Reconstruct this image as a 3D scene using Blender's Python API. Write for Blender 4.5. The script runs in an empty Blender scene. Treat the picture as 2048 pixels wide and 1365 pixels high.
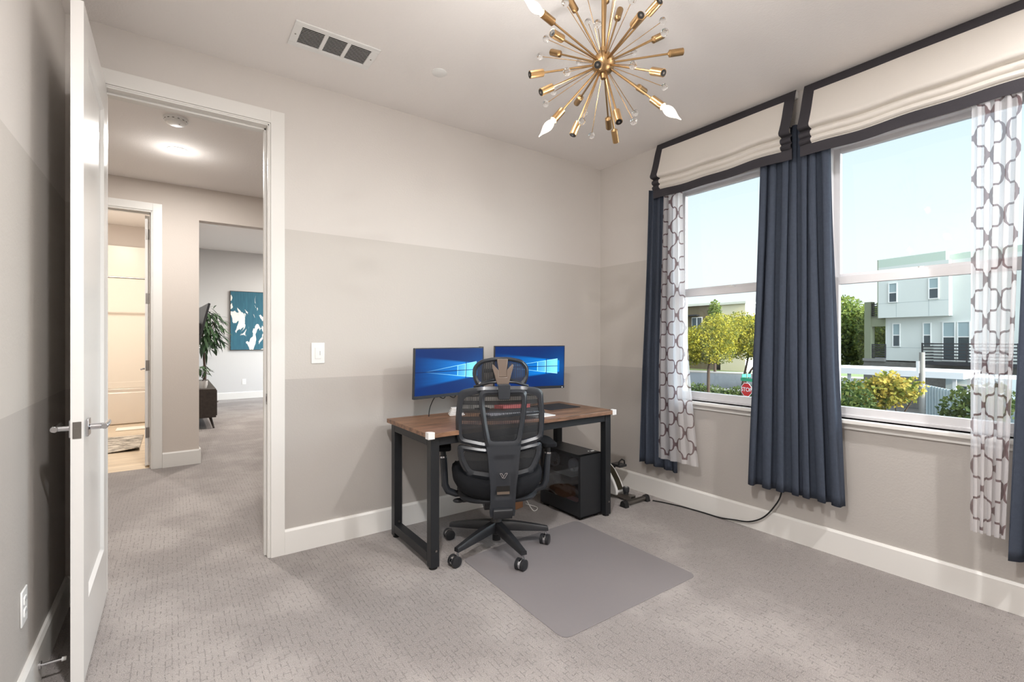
import bpy, math, random
from mathutils import Vector, Matrix
random.seed(7)
sc = bpy.context.scene
R = math.radians

# ------------------------------------------------------------------ camera
cam_d = bpy.data.cameras.new('camera'); cam = bpy.data.objects.new('camera', cam_d)
sc.collection.objects.link(cam); sc.camera = cam
cam.location = (-3.0895, -2.9771, 1.2356)
cam.rotation_euler = (R(90), 0, -0.6202)
cam_d.sensor_width = 36; cam_d.lens = 948.73/2048*36
cam_d.shift_y = -3.8/2048; cam_d.clip_start = 0.02; cam_d.clip_end = 500
# ------------------------------------------------------------------ view / light
vs = sc.view_settings; vs.view_transform = 'Standard'; vs.look = 'None'; vs.gamma = 1; vs.use_curve_mapping = False
vs.exposure = 0.45
cy = sc.cycles
cy.max_bounces = 10; cy.diffuse_bounces = 6; cy.glossy_bounces = 4; cy.transmission_bounces = 8; cy.transparent_max_bounces = 24
cy.caustics_reflective = False; cy.caustics_refractive = False; cy.sample_clamp_indirect = 4.0
cy.use_light_tree = True

def lin(c):
    return tuple(((v/255)/12.92 if v/255 <= .04045 else ((v/255+.055)/1.055)**2.4) for v in c)

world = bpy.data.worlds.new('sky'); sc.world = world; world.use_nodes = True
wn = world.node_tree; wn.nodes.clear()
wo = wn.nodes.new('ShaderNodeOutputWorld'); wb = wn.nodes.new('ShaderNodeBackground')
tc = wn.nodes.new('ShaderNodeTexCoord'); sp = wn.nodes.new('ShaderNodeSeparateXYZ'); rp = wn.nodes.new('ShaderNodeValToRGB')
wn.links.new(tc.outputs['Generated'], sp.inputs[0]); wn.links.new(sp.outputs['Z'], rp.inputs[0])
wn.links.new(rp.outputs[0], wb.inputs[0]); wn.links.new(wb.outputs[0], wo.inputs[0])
# brightness: towards the low sun (outside the view, over the street's right) and towards the zenith the sky is brighter
def wmath(op, *a):
    n = wn.nodes.new('ShaderNodeMath'); n.operation = op
    for i, v in enumerate(a):
        if isinstance(v, (int, float)): n.inputs[i].default_value = v
        else: wn.links.new(v, n.inputs[i])
    return n.outputs[0]
def wstep(v, a, b, c, d):
    n = wn.nodes.new('ShaderNodeMapRange'); n.interpolation_type = 'SMOOTHSTEP'; wn.links.new(v, n.inputs[0])
    for i, q in enumerate((a, b, c, d)): n.inputs[i+1].default_value = q
    return n.outputs[0]
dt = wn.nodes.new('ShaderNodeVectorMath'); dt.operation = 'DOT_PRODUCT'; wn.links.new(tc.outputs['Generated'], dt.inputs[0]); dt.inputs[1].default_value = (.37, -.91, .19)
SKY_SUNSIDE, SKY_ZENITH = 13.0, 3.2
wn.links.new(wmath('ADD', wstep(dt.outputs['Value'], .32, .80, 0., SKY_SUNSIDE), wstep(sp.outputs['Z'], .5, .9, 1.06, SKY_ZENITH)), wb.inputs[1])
els = rp.color_ramp.elements
els[0].position = 0.0; els[0].color = lin((226, 233, 230))+(1,)
els[1].position = 0.16; els[1].color = lin((222, 232, 238))+(1,)
for p_, c_ in ((0.30, (206, 223, 235)), (0.46, (188, 211, 230)), (0.7, (205, 214, 222)), (1.0, (205, 212, 220))):
    e = els.new(p_); e.color = lin(c_)+(1,)

def lamp(name, typ, loc, energy, color=(1, 1, 1), **k):
    d = bpy.data.lights.new(name, typ); o = bpy.data.objects.new(name, d); sc.collection.objects.link(o)
    o.location = loc; d.energy = energy; d.color = color
    for a, v in k.items(): setattr(d, a, v)
    return o
sun = lamp('sun', 'SUN', (0, -20, 30), 4.2, (1.0, .80, .50), angle=R(1))
sun.rotation_euler = Vector((.16, 1, -.42)).to_track_quat('-Z', 'Y').to_euler()

def portal(name, loc, rot, w, h):
    o = lamp(name, 'AREA', loc, 1); o.data.shape = 'RECTANGLE'; o.data.size = w; o.data.size_y = h
    o.data.cycles.is_portal = True; o.rotation_euler = rot
for yy in (-1.17, -2.205):
    portal('sky_portal', (.16, yy, 1.59), (0, R(90), 0), 1.64, .9)
portal('sky_portal', (1.22, 6.0, 1.7), (0, R(90), 0), 1.9, 2.6)

# ------------------------------------------------------------------ materials
MC = {}
def mat(name, col, rough=.6, metal=0., spec=.5, bump=0., bscale=200., var=0., vscale=3., coat=0., emit=None, es=0., alpha=1., trans=0., ior=1.45, vcol=None):
    if name in MC: return MC[name]
    m = bpy.data.materials.new(name); m.use_nodes = True; nt = m.node_tree; b = nt.nodes['Principled BSDF']
    c = lin(col)+(1,)
    b.inputs['Base Color'].default_value = c; b.inputs['Roughness'].default_value = rough; b.inputs['Metallic'].default_value = metal
    b.inputs['Specular IOR Level'].default_value = spec; b.inputs['Coat Weight'].default_value = coat
    b.inputs['Transmission Weight'].default_value = trans; b.inputs['IOR'].default_value = ior; b.inputs['Alpha'].default_value = alpha
    if emit: b.inputs['Emission Color'].default_value = lin(emit)+(1,); b.inputs['Emission Strength'].default_value = es
    t = nt.nodes.new('ShaderNodeTexCoord')
    if bump:
        n = nt.nodes.new('ShaderNodeTexNoise'); n.inputs['Scale'].default_value = bscale; n.inputs['Detail'].default_value = 3
        bp = nt.nodes.new('ShaderNodeBump'); bp.inputs['Strength'].default_value = bump; bp.inputs['Distance'].default_value = .002
        nt.links.new(t.outputs['Object'], n.inputs['Vector']); nt.links.new(n.outputs['Fac'], bp.inputs['Height']); nt.links.new(bp.outputs[0], b.inputs['Normal'])
    if var:
        n = nt.nodes.new('ShaderNodeTexNoise'); n.inputs['Scale'].default_value = vscale; n.inputs['Detail'].default_value = 5
        r = nt.nodes.new('ShaderNodeMix'); r.data_type = 'RGBA'
        c2 = lin(vcol)+(1,) if vcol else tuple(v*(1-var) for v in c[:3])+(1,)
        r.inputs[6].default_value = c; r.inputs[7].default_value = c2
        nt.links.new(t.outputs['Object'], n.inputs['Vector']); nt.links.new(n.outputs['Fac'], r.inputs[0]); nt.links.new(r.outputs[2], b.inputs['Base Color'])
    MC[name] = m; return m
def nodes(name):
    m = bpy.data.materials.new(name); m.use_nodes = True; MC[name] = m
    return m, m.node_tree, m.node_tree.nodes['Principled BSDF']
class NG:                                                        # small math-node helper
    def __init__(s, nt): s.nt = nt
    def m(s, op, a, b=None, c=None):
        n = s.nt.nodes.new('ShaderNodeMath'); n.operation = op
        for i, v in enumerate((a, b, c)):
            if v is None: continue
            if isinstance(v, (int, float)): n.inputs[i].default_value = v
            else: s.nt.links.new(v, n.inputs[i])
        return n.outputs[0]
    def mix(s, f, a, b):
        n = s.nt.nodes.new('ShaderNodeMix'); n.data_type = 'RGBA'
        for i, v in ((0, f), (6, a), (7, b)):
            if isinstance(v, (int, float)): n.inputs[i].default_value = v
            elif isinstance(v, tuple): n.inputs[i].default_value = lin(v)+(1,)
            else: s.nt.links.new(v, n.inputs[i])
        return n.outputs[2]
    def noise(s, vec, scale, det=3, rough=.5):
        n = s.nt.nodes.new('ShaderNodeTexNoise'); n.inputs['Scale'].default_value = scale; n.inputs['Detail'].default_value = det; n.inputs['Roughness'].default_value = rough
        if vec is not None: s.nt.links.new(vec, n.inputs['Vector'])
        return n.outputs['Fac']
    def xyz(s, vec):
        n = s.nt.nodes.new('ShaderNodeSeparateXYZ'); s.nt.links.new(vec, n.inputs[0]); return n.outputs
    def scale(s, vec, k):
        n = s.nt.nodes.new('ShaderNodeVectorMath'); n.operation = 'MULTIPLY'; s.nt.links.new(vec, n.inputs[0]); n.inputs[1].default_value = k; return n.outputs[0]
    def smooth(s, v, a, b):
        n = s.nt.nodes.new('ShaderNodeMapRange'); n.interpolation_type = 'SMOOTHSTEP'; s.nt.links.new(v, n.inputs[0])
        n.inputs[1].default_value = a; n.inputs[2].default_value = b; return n.outputs[0]
    def bump(s, h, st, dist, out):
        n = s.nt.nodes.new('ShaderNodeBump'); n.inputs['Strength'].default_value = st; n.inputs['Distance'].default_value = dist
        s.nt.links.new(h, n.inputs['Height']); s.nt.links.new(n.outputs[0], out)

ZU, ZL = 1.870, 1.004                                            # paint lines on the study walls
def m_stripes():
    m, nt, b = nodes('striped_wall_paint'); g = NG(nt)
    geo = nt.nodes.new('ShaderNodeNewGeometry'); z = g.xyz(geo.outputs['Position'])[2]
    c = g.mix(g.m('GREATER_THAN', z, ZL), (180, 175, 170), (195, 190, 184))
    c = g.mix(g.m('GREATER_THAN', z, ZU), c, (208, 203, 198))
    nt.links.new(c, b.inputs['Base Color']); b.inputs['Roughness'].default_value = .55; b.inputs['Specular IOR Level'].default_value = .3
    g.bump(g.noise(geo.outputs['Position'], 90, 3), .25, .003, b.inputs['Normal']); return m
M_WALL = m_stripes()
M_PLAIN = mat('plain_wall_paint', (205, 196, 188), .6, spec=.3, bump=.25, bscale=90)
M_LOFT = mat('loft_wall_paint', (204, 203, 202), .6, spec=.3, bump=.2, bscale=90)
M_CEIL = mat('ceiling_paint', (236, 232, 229), .8, spec=.2, bump=.6, bscale=110)
M_TRIM = mat('white_trim', (226, 224, 220), .35, spec=.5)
M_DOOR = mat('door_enamel', (226, 224, 221), .22, spec=.5, bump=.05, bscale=60)
def m_carpet():
    m, nt, b = nodes('carpet'); g = NG(nt)
    geo = nt.nodes.new('ShaderNodeNewGeometry'); P = geo.outputs['Position']
    big = g.smooth(g.noise(P, 1.1, 4, .6), .42, .62)
    fine = g.noise(P, 260, 2); 
    loops = g.noise(g.scale(P, (38, 150, 1)), 1.0, 2)
    br = nt.nodes.new('ShaderNodeTexBrick'); br.inputs['Scale'].default_value = 1.0; br.inputs['Brick Width'].default_value = .046; br.inputs['Row Height'].default_value = .021
    br.inputs['Mortar Size'].default_value = .0022; br.inputs['Mortar Smooth'].default_value = .6; br.inputs['Color1'].default_value = (0, 0, 0, 1); br.inputs['Color2'].default_value = (0, 0, 0, 1); br.inputs['Mortar'].default_value = (1, 1, 1, 1)
    nz = nt.nodes.new('ShaderNodeTexNoise'); nz.inputs['Scale'].default_value = 28; nt.links.new(P, nz.inputs['Vector'])
    px, py = g.xyz(P)[:2]; nr, ng_ = g.xyz(nz.outputs['Color'])[:2]
    cb = nt.nodes.new('ShaderNodeCombineXYZ'); nt.links.new(g.m('ADD', py, g.m('MULTIPLY', nr, .020)), cb.inputs[0]); nt.links.new(g.m('ADD', px, g.m('MULTIPLY', ng_, .012)), cb.inputs[1]); nt.links.new(cb.outputs[0], br.inputs['Vector'])
    dash = g.m('MULTIPLY', g.xyz(br.outputs['Color'])[0], g.smooth(g.noise(P, 34, 2), .46, .58))
    c = g.mix(big, (126, 120, 118), (154, 148, 145))
    c = g.mix(g.m('MULTIPLY', dash, .40), c, (88, 82, 80))
    c = g.mix(g.m('MULTIPLY', g.smooth(fine, .35, .75), .45), c, (190, 183, 178))
    nt.links.new(c, b.inputs['Base Color']); b.inputs['Roughness'].default_value = .95; b.inputs['Specular IOR Level'].default_value = .1
    b.inputs['Sheen Weight'].default_value = .15
    h = g.m('SUBTRACT', g.m('ADD', g.m('MULTIPLY', fine, .6), g.m('MULTIPLY', g.noise(P, 90, 2), .5)), g.m('MULTIPLY', dash, .6))
    g.bump(h, .8, .006, b.inputs['Normal']); return m
M_CARPET = m_carpet()
def m_wood(name, c1, c2, axis, scale=1., rough=.4, line=None):
    m, nt, b = nodes(name); g = NG(nt); t = nt.nodes.new('ShaderNodeTexCoord'); P = t.outputs['Object']
    k = (2.2, 16, 16) if axis == 0 else (16, 2.2, 16)
    n1 = g.noise(g.scale(P, tuple(v*scale for v in k)), 1, 6, .65); n2 = g.noise(g.scale(P, tuple(v*scale*7 for v in k)), 1, 3)
    f = g.m('ADD', g.m('MULTIPLY', g.smooth(n1, .3, .7), .75), g.m('MULTIPLY', g.smooth(n2, .35, .7), .3))
    c = g.mix(f, c1, c2)
    if line:
        y = g.xyz(P)[1 if axis == 0 else 0]
        fr = g.m('FRACT', g.m('MULTIPLY', y, line)); c = g.mix(g.m('LESS_THAN', fr, .03), c, (110, 98, 84))
    nt.links.new(c, b.inputs['Base Color']); b.inputs['Roughness'].default_value = rough
    g.bump(n2, .2, .001, b.inputs['Normal']); return m
M_DESK = m_wood('rustic_brown_wood', (80, 56, 42), (150, 113, 87), 0, 1.3, .42)
M_PLANK = m_wood('wood_look_tile', (176, 156, 132), (208, 192, 168), 0, .6, .35, 6.5)
M_WALNUT = m_wood('dark_walnut', (46, 38, 33), (66, 56, 49), 1, 1.5, .4)
M_BLKMET = mat('black_powder_coat', (30, 32, 35), .42, spec=.5)
M_BLKPL = mat('black_plastic', (38, 39, 42), .36, spec=.5, bump=.1, bscale=400)
M_GREYPL = mat('charcoal_plastic', (46, 49, 54), .27, spec=.5)
M_BLKFAB = mat('black_fabric', (27, 28, 31), .9, spec=.2, bump=.4, bscale=500)
M_RUB = mat('black_rubber', (22, 22, 23), .7)
M_CHROME = mat('chrome', (205, 205, 208), .12, 1.)
M_NICKEL = mat('satin_nickel', (150, 146, 142), .3, 1.)
M_BRASS = mat('brushed_brass', (160, 130, 92), .34, 1.)
M_HOLE = mat('socket_inside', (18, 17, 16), .5)
M_WHITEPL = mat('white_plastic', (232, 232, 230), .35)
M_VINYL = mat('white_vinyl', (228, 227, 229), .35)
M_NAVY = mat('navy_curtain', (69, 76, 89), .85, spec=.15, bump=.5, bscale=350, var=.25, vscale=60)
M_CREAM = mat('cream_shade_linen', (218, 213, 206), .85, spec=.1, bump=.3, bscale=300)
M_CHARC = mat('charcoal_shade_border', (62, 60, 64), .8, spec=.15, bump=.4, bscale=300)
M_DARKGL = mat('black_glass', (12, 13, 15), .08)
M_SHOE = mat('white_sneaker', (224, 222, 220), .6)
def m_glass(name, tint=(250, 252, 252), refl=.5, base=.0):
    m = bpy.data.materials.new(name); m.use_nodes = True; nt = m.node_tree; nt.nodes.clear(); MC[name] = m
    o = nt.nodes.new('ShaderNodeOutputMaterial'); mx = nt.nodes.new('ShaderNodeMixShader'); tr = nt.nodes.new('ShaderNodeBsdfTransparent'); gl = nt.nodes.new('ShaderNodeBsdfGlossy')
    fr = nt.nodes.new('ShaderNodeFresnel'); fr.inputs[0].default_value = 1.45; g = NG(nt)
    tr.inputs[0].default_value = lin(tint)+(1,); gl.inputs['Roughness'].default_value = .01
    nt.links.new(g.m('ADD', g.m('MULTIPLY', fr.outputs[0], refl), base), mx.inputs[0]); nt.links.new(tr.outputs[0], mx.inputs[1]); nt.links.new(gl.outputs[0], mx.inputs[2]); nt.links.new(mx.outputs[0], o.inputs[0])
    return m
M_GLASS = m_glass('window_glass')
M_SMOKE = m_glass('smoked_case_glass', (222, 224, 228), .6, .02)
M_CRYST = mat('clear_crystal', (250, 250, 250), .02, trans=1., ior=1.5)
def m_bulb():
    m = bpy.data.materials.new('lit_bulb_glass'); m.use_nodes = True; nt = m.node_tree; nt.nodes.clear()
    o = nt.nodes.new('ShaderNodeOutputMaterial'); a = nt.nodes.new('ShaderNodeAddShader'); tr = nt.nodes.new('ShaderNodeBsdfTransparent'); e = nt.nodes.new('ShaderNodeEmission')
    lw = nt.nodes.new('ShaderNodeLayerWeight'); lw.inputs[0].default_value = .4; g = NG(nt)
    e.inputs[0].default_value = (1, .86, .68, 1)
    nt.links.new(g.m('ADD', g.m('MULTIPLY', g.m('POWER', g.m('SUBTRACT', 1., lw.outputs['Facing']), 2.), 6.), .15), e.inputs[1])
    nt.links.new(tr.outputs[0], a.inputs[0]); nt.links.new(e.outputs[0], a.inputs[1]); nt.links.new(a.outputs[0], o.inputs[0]); return m
M_BULB = m_bulb()
def m_emit(name, col, s):
    m = bpy.data.materials.new(name); m.use_nodes = True; nt = m.node_tree; nt.nodes.clear()
    o = nt.nodes.new('ShaderNodeOutputMaterial'); e = nt.nodes.new('ShaderNodeEmission'); e.inputs[0].default_value = lin(col)+(1,); e.inputs[1].default_value = s
    nt.links.new(e.outputs[0], o.inputs[0]); return m
M_LED = m_emit('led_disc', (255, 250, 240), 9)
def m_sheer():
    m = bpy.data.materials.new('sheer_trellis_fabric'); m.use_nodes = True; nt = m.node_tree; nt.nodes.clear(); g = NG(nt)
    o = nt.nodes.new('ShaderNodeOutputMaterial'); uv = nt.nodes.new('ShaderNodeUVMap'); xyz = g.xyz(uv.outputs[0])
    u = g.m('MULTIPLY', xyz[0], 2*math.pi/.160); v = g.m('MULTIPLY', xyz[1], 2*math.pi/.188)
    f = g.m('ADD', g.m('COSINE', u), g.m('COSINE', v))
    f3 = g.m('SUBTRACT', g.m('COSINE', g.m('MULTIPLY', u, 3.)), g.m('COSINE', g.m('MULTIPLY', v, 3.)))
    f3 = g.m('MULTIPLY', f3, g.m('ADD', 1., g.m('MULTIPLY', g.m('COSINE', u), g.m('COSINE', v))))
    f = g.m('ADD', f, g.m('MULTIPLY', f3, .40))
    su = g.m('SINE', u); sv = g.m('SINE', v); gr = g.m('SQRT', g.m('ADD', .14, g.m('ADD', g.m('MULTIPLY', su, su), g.m('MULTIPLY', sv, sv))))
    line = g.m('SUBTRACT', 1., g.smooth(g.m('DIVIDE', g.m('ABSOLUTE', f), gr), .19, .30))
    line = g.m('MULTIPLY', line, g.m('GREATER_THAN', xyz[1], .375))
    col = g.mix(line, (240, 238, 240), (126, 106, 108))
    df = nt.nodes.new('ShaderNodeBsdfDiffuse'); tl = nt.nodes.new('ShaderNodeBsdfTranslucent'); tr = nt.nodes.new('ShaderNodeBsdfTransparent')
    m1 = nt.nodes.new('ShaderNodeMixShader'); m2 = nt.nodes.new('ShaderNodeMixShader'); m1.inputs[0].default_value = .45
    nt.links.new(col, df.inputs[0]); nt.links.new(col, tl.inputs[0]); nt.links.new(df.outputs[0], m1.inputs[1]); nt.links.new(tl.outputs[0], m1.inputs[2])
    weave = g.m('MULTIPLY', g.noise(uv.outputs[0], 500, 2), .12)
    nt.links.new(g.m('ADD', weave, g.m('SUBTRACT', .33, g.m('MULTIPLY', line, .12))), m2.inputs[0])
    nt.links.new(m1.outputs[0], m2.inputs[1]); nt.links.new(tr.outputs[0], m2.inputs[2]); nt.links.new(m2.outputs[0], o.inputs[0]); return m
M_SHEER = m_sheer()
def m_netting(name, bands=True, px=.0085, pz=.0036, hx=.17, hz=.28):
    m, nt, b = nodes(name); g = NG(nt); t = nt.nodes.new('ShaderNodeTexCoord'); x, y, z = g.xyz(t.outputs['Object'])[:]
    fx = g.m('FRACT', g.m('DIVIDE', x, px*1.35)); fz = g.m('FRACT', g.m('DIVIDE', z, pz*1.35))
    hole = g.m('MULTIPLY', g.m('GREATER_THAN', fx, hx), g.m('GREATER_THAN', fz, hz))
    if bands:
        fb = g.m('FRACT', g.m('DIVIDE', g.m('SUBTRACT', z, .02), .044)); open_ = g.m('LESS_THAN', fb, .48)
        open_ = g.m('MULTIPLY', open_, g.m('GREATER_THAN', z, .77))
        hole = g.m('MULTIPLY', hole, open_)
        thin = g.m('MULTIPLY', g.m('GREATER_THAN', g.m('FRACT', g.m('DIVIDE', x, .0042)), .55), g.m('GREATER_THAN', g.m('FRACT', g.m('DIVIDE', z, .0042)), .6))
        hole = g.m('MAXIMUM', hole, g.m('MULTIPLY', thin, .5))
    nt.links.new(g.m('SUBTRACT', 1., hole), b.inputs['Alpha']); b.inputs['Base Color'].default_value = lin((34, 36, 39))+(1,); b.inputs['Roughness'].default_value = .6
    return m
M_NET = m_netting('backrest_mesh'); M_NET2 = m_netting('headrest_mesh', False, .0075, .0032, .62, .5)

# ------------------------------------------------------------------ mesh helper
class MB:
    def __init__(s): s.v = []; s.f = []; s.mi = []; s.uv = None; s.X = Matrix.Identity(4)
    def add(s, vs_, fs, mi=0):
        n = len(s.v); s.v += [tuple(s.X @ Vector(p)) for p in vs_]; s.f += [tuple(i+n for i in f) for f in fs]; s.mi += [mi]*len(fs); return s
    def box(s, a, b, mi=0):
        x0, y0, z0 = [min(p, q) for p, q in zip(a, b)]; x1, y1, z1 = [max(p, q) for p, q in zip(a, b)]
        return s.add([(x0,y0,z0),(x1,y0,z0),(x1,y1,z0),(x0,y1,z0),(x0,y0,z1),(x1,y0,z1),(x1,y1,z1),(x0,y1,z1)],
                     [(0,3,2,1),(4,5,6,7),(0,1,5,4),(1,2,6,5),(2,3,7,6),(3,0,4,7)], mi)
    def prism(s, poly, ax, a, b, mi=0):                          # poly in the two other axes, extruded along ax from a to b
        n = len(poly)
        def P(q, t): return {'x': (t, q[0], q[1]), 'y': (q[0], t, q[1]), 'z': (q[0], q[1], t)}[ax]
        return s.add([P(q, a) for q in poly]+[P(q, b) for q in poly], [tuple(range(n))[::-1], tuple(range(n, 2*n))]+[(i, (i+1) % n, n+(i+1) % n, n+i) for i in range(n)], mi)
    def cyl(s, p0, p1, r0, r1=None, n=20, caps=True, mi=0):
        r1 = r0 if r1 is None else r1; p0 = Vector(p0); p1 = Vector(p1); d = (p1-p0).normalized(); u = d.orthogonal().normalized(); w = d.cross(u)
        vs_ = [p0+(u*math.cos(t)+w*math.sin(t))*r0 for t in [2*math.pi*i/n for i in range(n)]]+[p1+(u*math.cos(t)+w*math.sin(t))*r1 for t in [2*math.pi*i/n for i in range(n)]]
        fs = [(i, (i+1) % n, n+(i+1) % n, n+i) for i in range(n)]
        if caps: fs += [tuple(range(n))[::-1], tuple(range(n, 2*n))]
        return s.add(vs_, fs, mi)
    def lathe(s, prof, p0, d, n=24, mi=0):                       # prof: (distance along d, radius)
        p0 = Vector(p0); d = Vector(d).normalized(); u = d.orthogonal().normalized(); w = d.cross(u); vs_ = []; fs = []
        for h, r in prof: vs_ += [p0+d*h+(u*math.cos(t)+w*math.sin(t))*r for t in [2*math.pi*i/n for i in range(n)]]
        for k in range(len(prof)-1): fs += [(k*n+i, k*n+(i+1) % n, (k+1)*n+(i+1) % n, (k+1)*n+i) for i in range(n)]
        fs += [tuple(range(n))[::-1], tuple(range((len(prof)-1)*n, len(prof)*n))]
        return s.add(vs_, fs, mi)
    def sphere(s, c, r, n=14, sq=(1, 1, 1), mi=0):
        prof = [(-math.cos(math.pi*k/n), max(math.sin(math.pi*k/n), .01)) for k in range(n+1)]; old = s.X
        s.X = old @ Matrix.Translation(c) @ Matrix.Diagonal((r*sq[0], r*sq[1], r*sq[2], 1)); s.lathe(prof, (0, 0, 0), (0, 0, 1), n+4, mi); s.X = old; return s
    def tube(s, pts, r, n=10, mi=0, flat=None):
        pts = [Vector(p) for p in pts]; vs_ = []; fs = []; u = None
        for i, p in enumerate(pts):
            d = (pts[min(i+1, len(pts)-1)]-pts[max(i-1, 0)]).normalized()
            u = d.orthogonal().normalized() if u is None else (u-d*u.dot(d)).normalized(); w = d.cross(u)
            rr = r[i] if isinstance(r, (list, tuple)) else r
            vs_ += [p+(u*math.cos(t)+w*math.sin(t))*rr for t in [2*math.pi*k/n for k in range(n)]]
        for k in range(len(pts)-1): fs += [(k*n+i, k*n+(i+1) % n, (k+1)*n+(i+1) % n, (k+1)*n+i) for i in range(n)]
        fs += [tuple(range(n))[::-1], tuple(range((len(pts)-1)*n, len(pts)*n))]
        return s.add(vs_, fs, mi)
    def grid(s, rows, mi=0, close=False):
        nr, nc = len(rows), len(rows[0]); fs = []
        for i in range(nr-1):
            for j in range(nc if close else nc-1): fs.append((i*nc+j, i*nc+(j+1) % nc, (i+1)*nc+(j+1) % nc, (i+1)*nc+j))
        return s.add([p for r_ in rows for p in r_], fs, mi)
    def shell(s, rows, off, mi=0):                               # a thick sheet: rows and rows shifted by off(p)
        nr, nc = len(rows), len(rows[0]); A = [p for r_ in rows for p in r_]; B = [off(p) for p in A]; N = len(A); fs = []
        for i in range(nr-1):
            for j in range(nc-1):
                a, b, c, d = i*nc+j, i*nc+j+1, (i+1)*nc+j+1, (i+1)*nc+j; fs += [(a, b, c, d), (N+d, N+c, N+b, N+a)]
        for i in range(nr-1):
            for j in (0, nc-1):
                a, b = i*nc+j, (i+1)*nc+j; fs.append((a, b, N+b, N+a) if j == 0 else (b, a, N+a, N+b))
        for j in range(nc-1):
            for i in (0, nr-1):
                a, b = i*nc+j, i*nc+j+1; fs.append((b, a, N+a, N+b) if i == 0 else (a, b, N+b, N+a))
        return s.add(A+B, fs, mi)
    def ring(s, outer, inner, yf, t, mi=0, round_=.0):           # loops in (x, z), thickness t along +y behind yf(x, z)
        n = len(outer); V = []
        mid = [((a[0]+b[0])/2, (a[1]+b[1])/2) for a, b in zip(outer, inner)]
        for loop, dy in ((outer, t*.35), (mid, 0), (inner, t*.35), (inner, t), (outer, t)):
            V += [(x, yf(x, z)+dy, z) for x, z in loop]
        fs = []
        for k in range(5):
            k2 = (k+1) % 5; fs += [(k*n+i, k*n+(i+1) % n, k2*n+(i+1) % n, k2*n+i) for i in range(n)]
        return s.add(V, fs, mi)
    def fill(s, loop, yf, nz=14, nx=12, mi=0):
        zs = [z for x, z in loop]; z0, z1 = min(zs)+1e-4, max(zs)-1e-4; rows = []
        for k in range(nz+1):
            z = z0+(z1-z0)*k/nz; xs = []
            for i in range(len(loop)):
                a, b = loop[i], loop[(i+1) % len(loop)]
                if (a[1]-z)*(b[1]-z) <= 0 and a[1] != b[1]: xs.append(a[0]+(b[0]-a[0])*(z-a[1])/(b[1]-a[1]))
            x0, x1 = min(xs), max(xs); rows.append([(x0+(x1-x0)*j/nx, yf(x0+(x1-x0)*j/nx, z), z) for j in range(nx+1)])
        return s.grid(rows, mi)
    def build(s, name, mats, parent=None, bevel=0., loc=None, rot=None, smooth=35, uvs=None, seg=2):
        me = bpy.data.meshes.new(name); me.from_pydata(s.v, [], s.f); me.validate(clean_customdata=False)
        for m_ in (mats if isinstance(mats, (list, tuple)) else [mats]): me.materials.append(m_)
        if len(me.polygons) == len(s.mi): me.polygons.foreach_set('material_index', s.mi)
        if smooth: 
            me.polygons.foreach_set('use_smooth', [True]*len(me.polygons)); me.set_sharp_from_angle(angle=R(smooth))
        if uvs:
            l = me.uv_layers.new(name='UVMap')
            for lp in me.loops: l.data[lp.index].uv = uvs[lp.vertex_index]
        o = bpy.data.objects.new(name, me); sc.collection.objects.link(o)
        if parent: o.parent = parent
        if loc: o.location = loc
        if rot: o.rotation_euler = rot
        if bevel:
            b = o.modifiers.new('bevel', 'BEVEL'); b.width = bevel; b.segments = seg; b.limit_method = 'ANGLE'; b.angle_limit = R(40); b.harden_normals = False
        return o
def tag(o, label, cat=None, group=None, kind=None):
    if label: o['label'] = label
    if cat: o['category'] = cat
    if group: o['group'] = group
    if kind: o['kind'] = kind
    return o
def thing(name, label, cat, loc=(0, 0, 0), rz=0., group=None, kind=None):
    o = bpy.data.objects.new(name, None); sc.collection.objects.link(o); o.location = loc; o.rotation_euler = (0, 0, rz); o.empty_display_size = .1
    return tag(o, label, cat, group, kind)
def struct(o, label=None, cat=None): return tag(o, label, cat, kind='structure')
def bx(a, b): return MB().box(a, b)
def superloop(cx, cz, rx, rz, e=4., n=48, skew=0.):
    L = []
    for i in range(n):
        t = 2*math.pi*i/n; c, s_ = math.cos(t), math.sin(t)
        x = math.copysign(abs(c)**(2/e), c); z = math.copysign(abs(s_)**(2/e), s_)
        L.append((cx+x*rx*(1+skew*z), cz+z*rz))
    return L
def rpoly(pts, r=.03, k=5):                                      # polygon with rounded corners
    out = []; n = len(pts)
    for i in range(n):
        p = Vector(pts[i]); a = Vector(pts[i-1]); b = Vector(pts[(i+1) % n]); ra = min(r, (a-p).length*.45, (b-p).length*.45)
        p0 = p+(a-p).normalized()*ra; p1 = p+(b-p).normalized()*ra
        for j in range(k+1):
            t = j/k; q = p0*(1-t)**2+p*2*t*(1-t)+p1*t*t; out.append((q.x, q.y))
    return out

# ================================================================== SETTING
HC = 2.74
XL = -3.495
# floor: study + hall + loft carpet
fm = MB(); fm.box((-4.6, -3.75, -.1), (1.3, 2.74, 0)); fm.box((-3.0, 2.74, -.1), (1.3, 8.4, 0)); struct(fm.build('floor', M_CARPET), 'grey brown loop pile carpet running from the study into the hall', 'floor')
struct(bx((-4.7, 2.74, -.1), (-3.0, 6.7, -.004)).build('floor_bathroom', M_PLANK), 'pale wood look tile floor of the bathroom', 'floor')
# back wall of the study with the doorway
DX0, DX1, DZ = -3.362, -2.657, 2.44
wb_ = MB(); wb_.box((-4.6, 0, 0), (DX0-.02, .12, HC)); wb_.box((DX0-.02, 0, DZ+.02), (DX1+.02, .12, HC)); wb_.box((DX1+.02, 0, 0), (1.3, .12, HC))
struct(wb_.build('wall_back', M_WALL))
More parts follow.
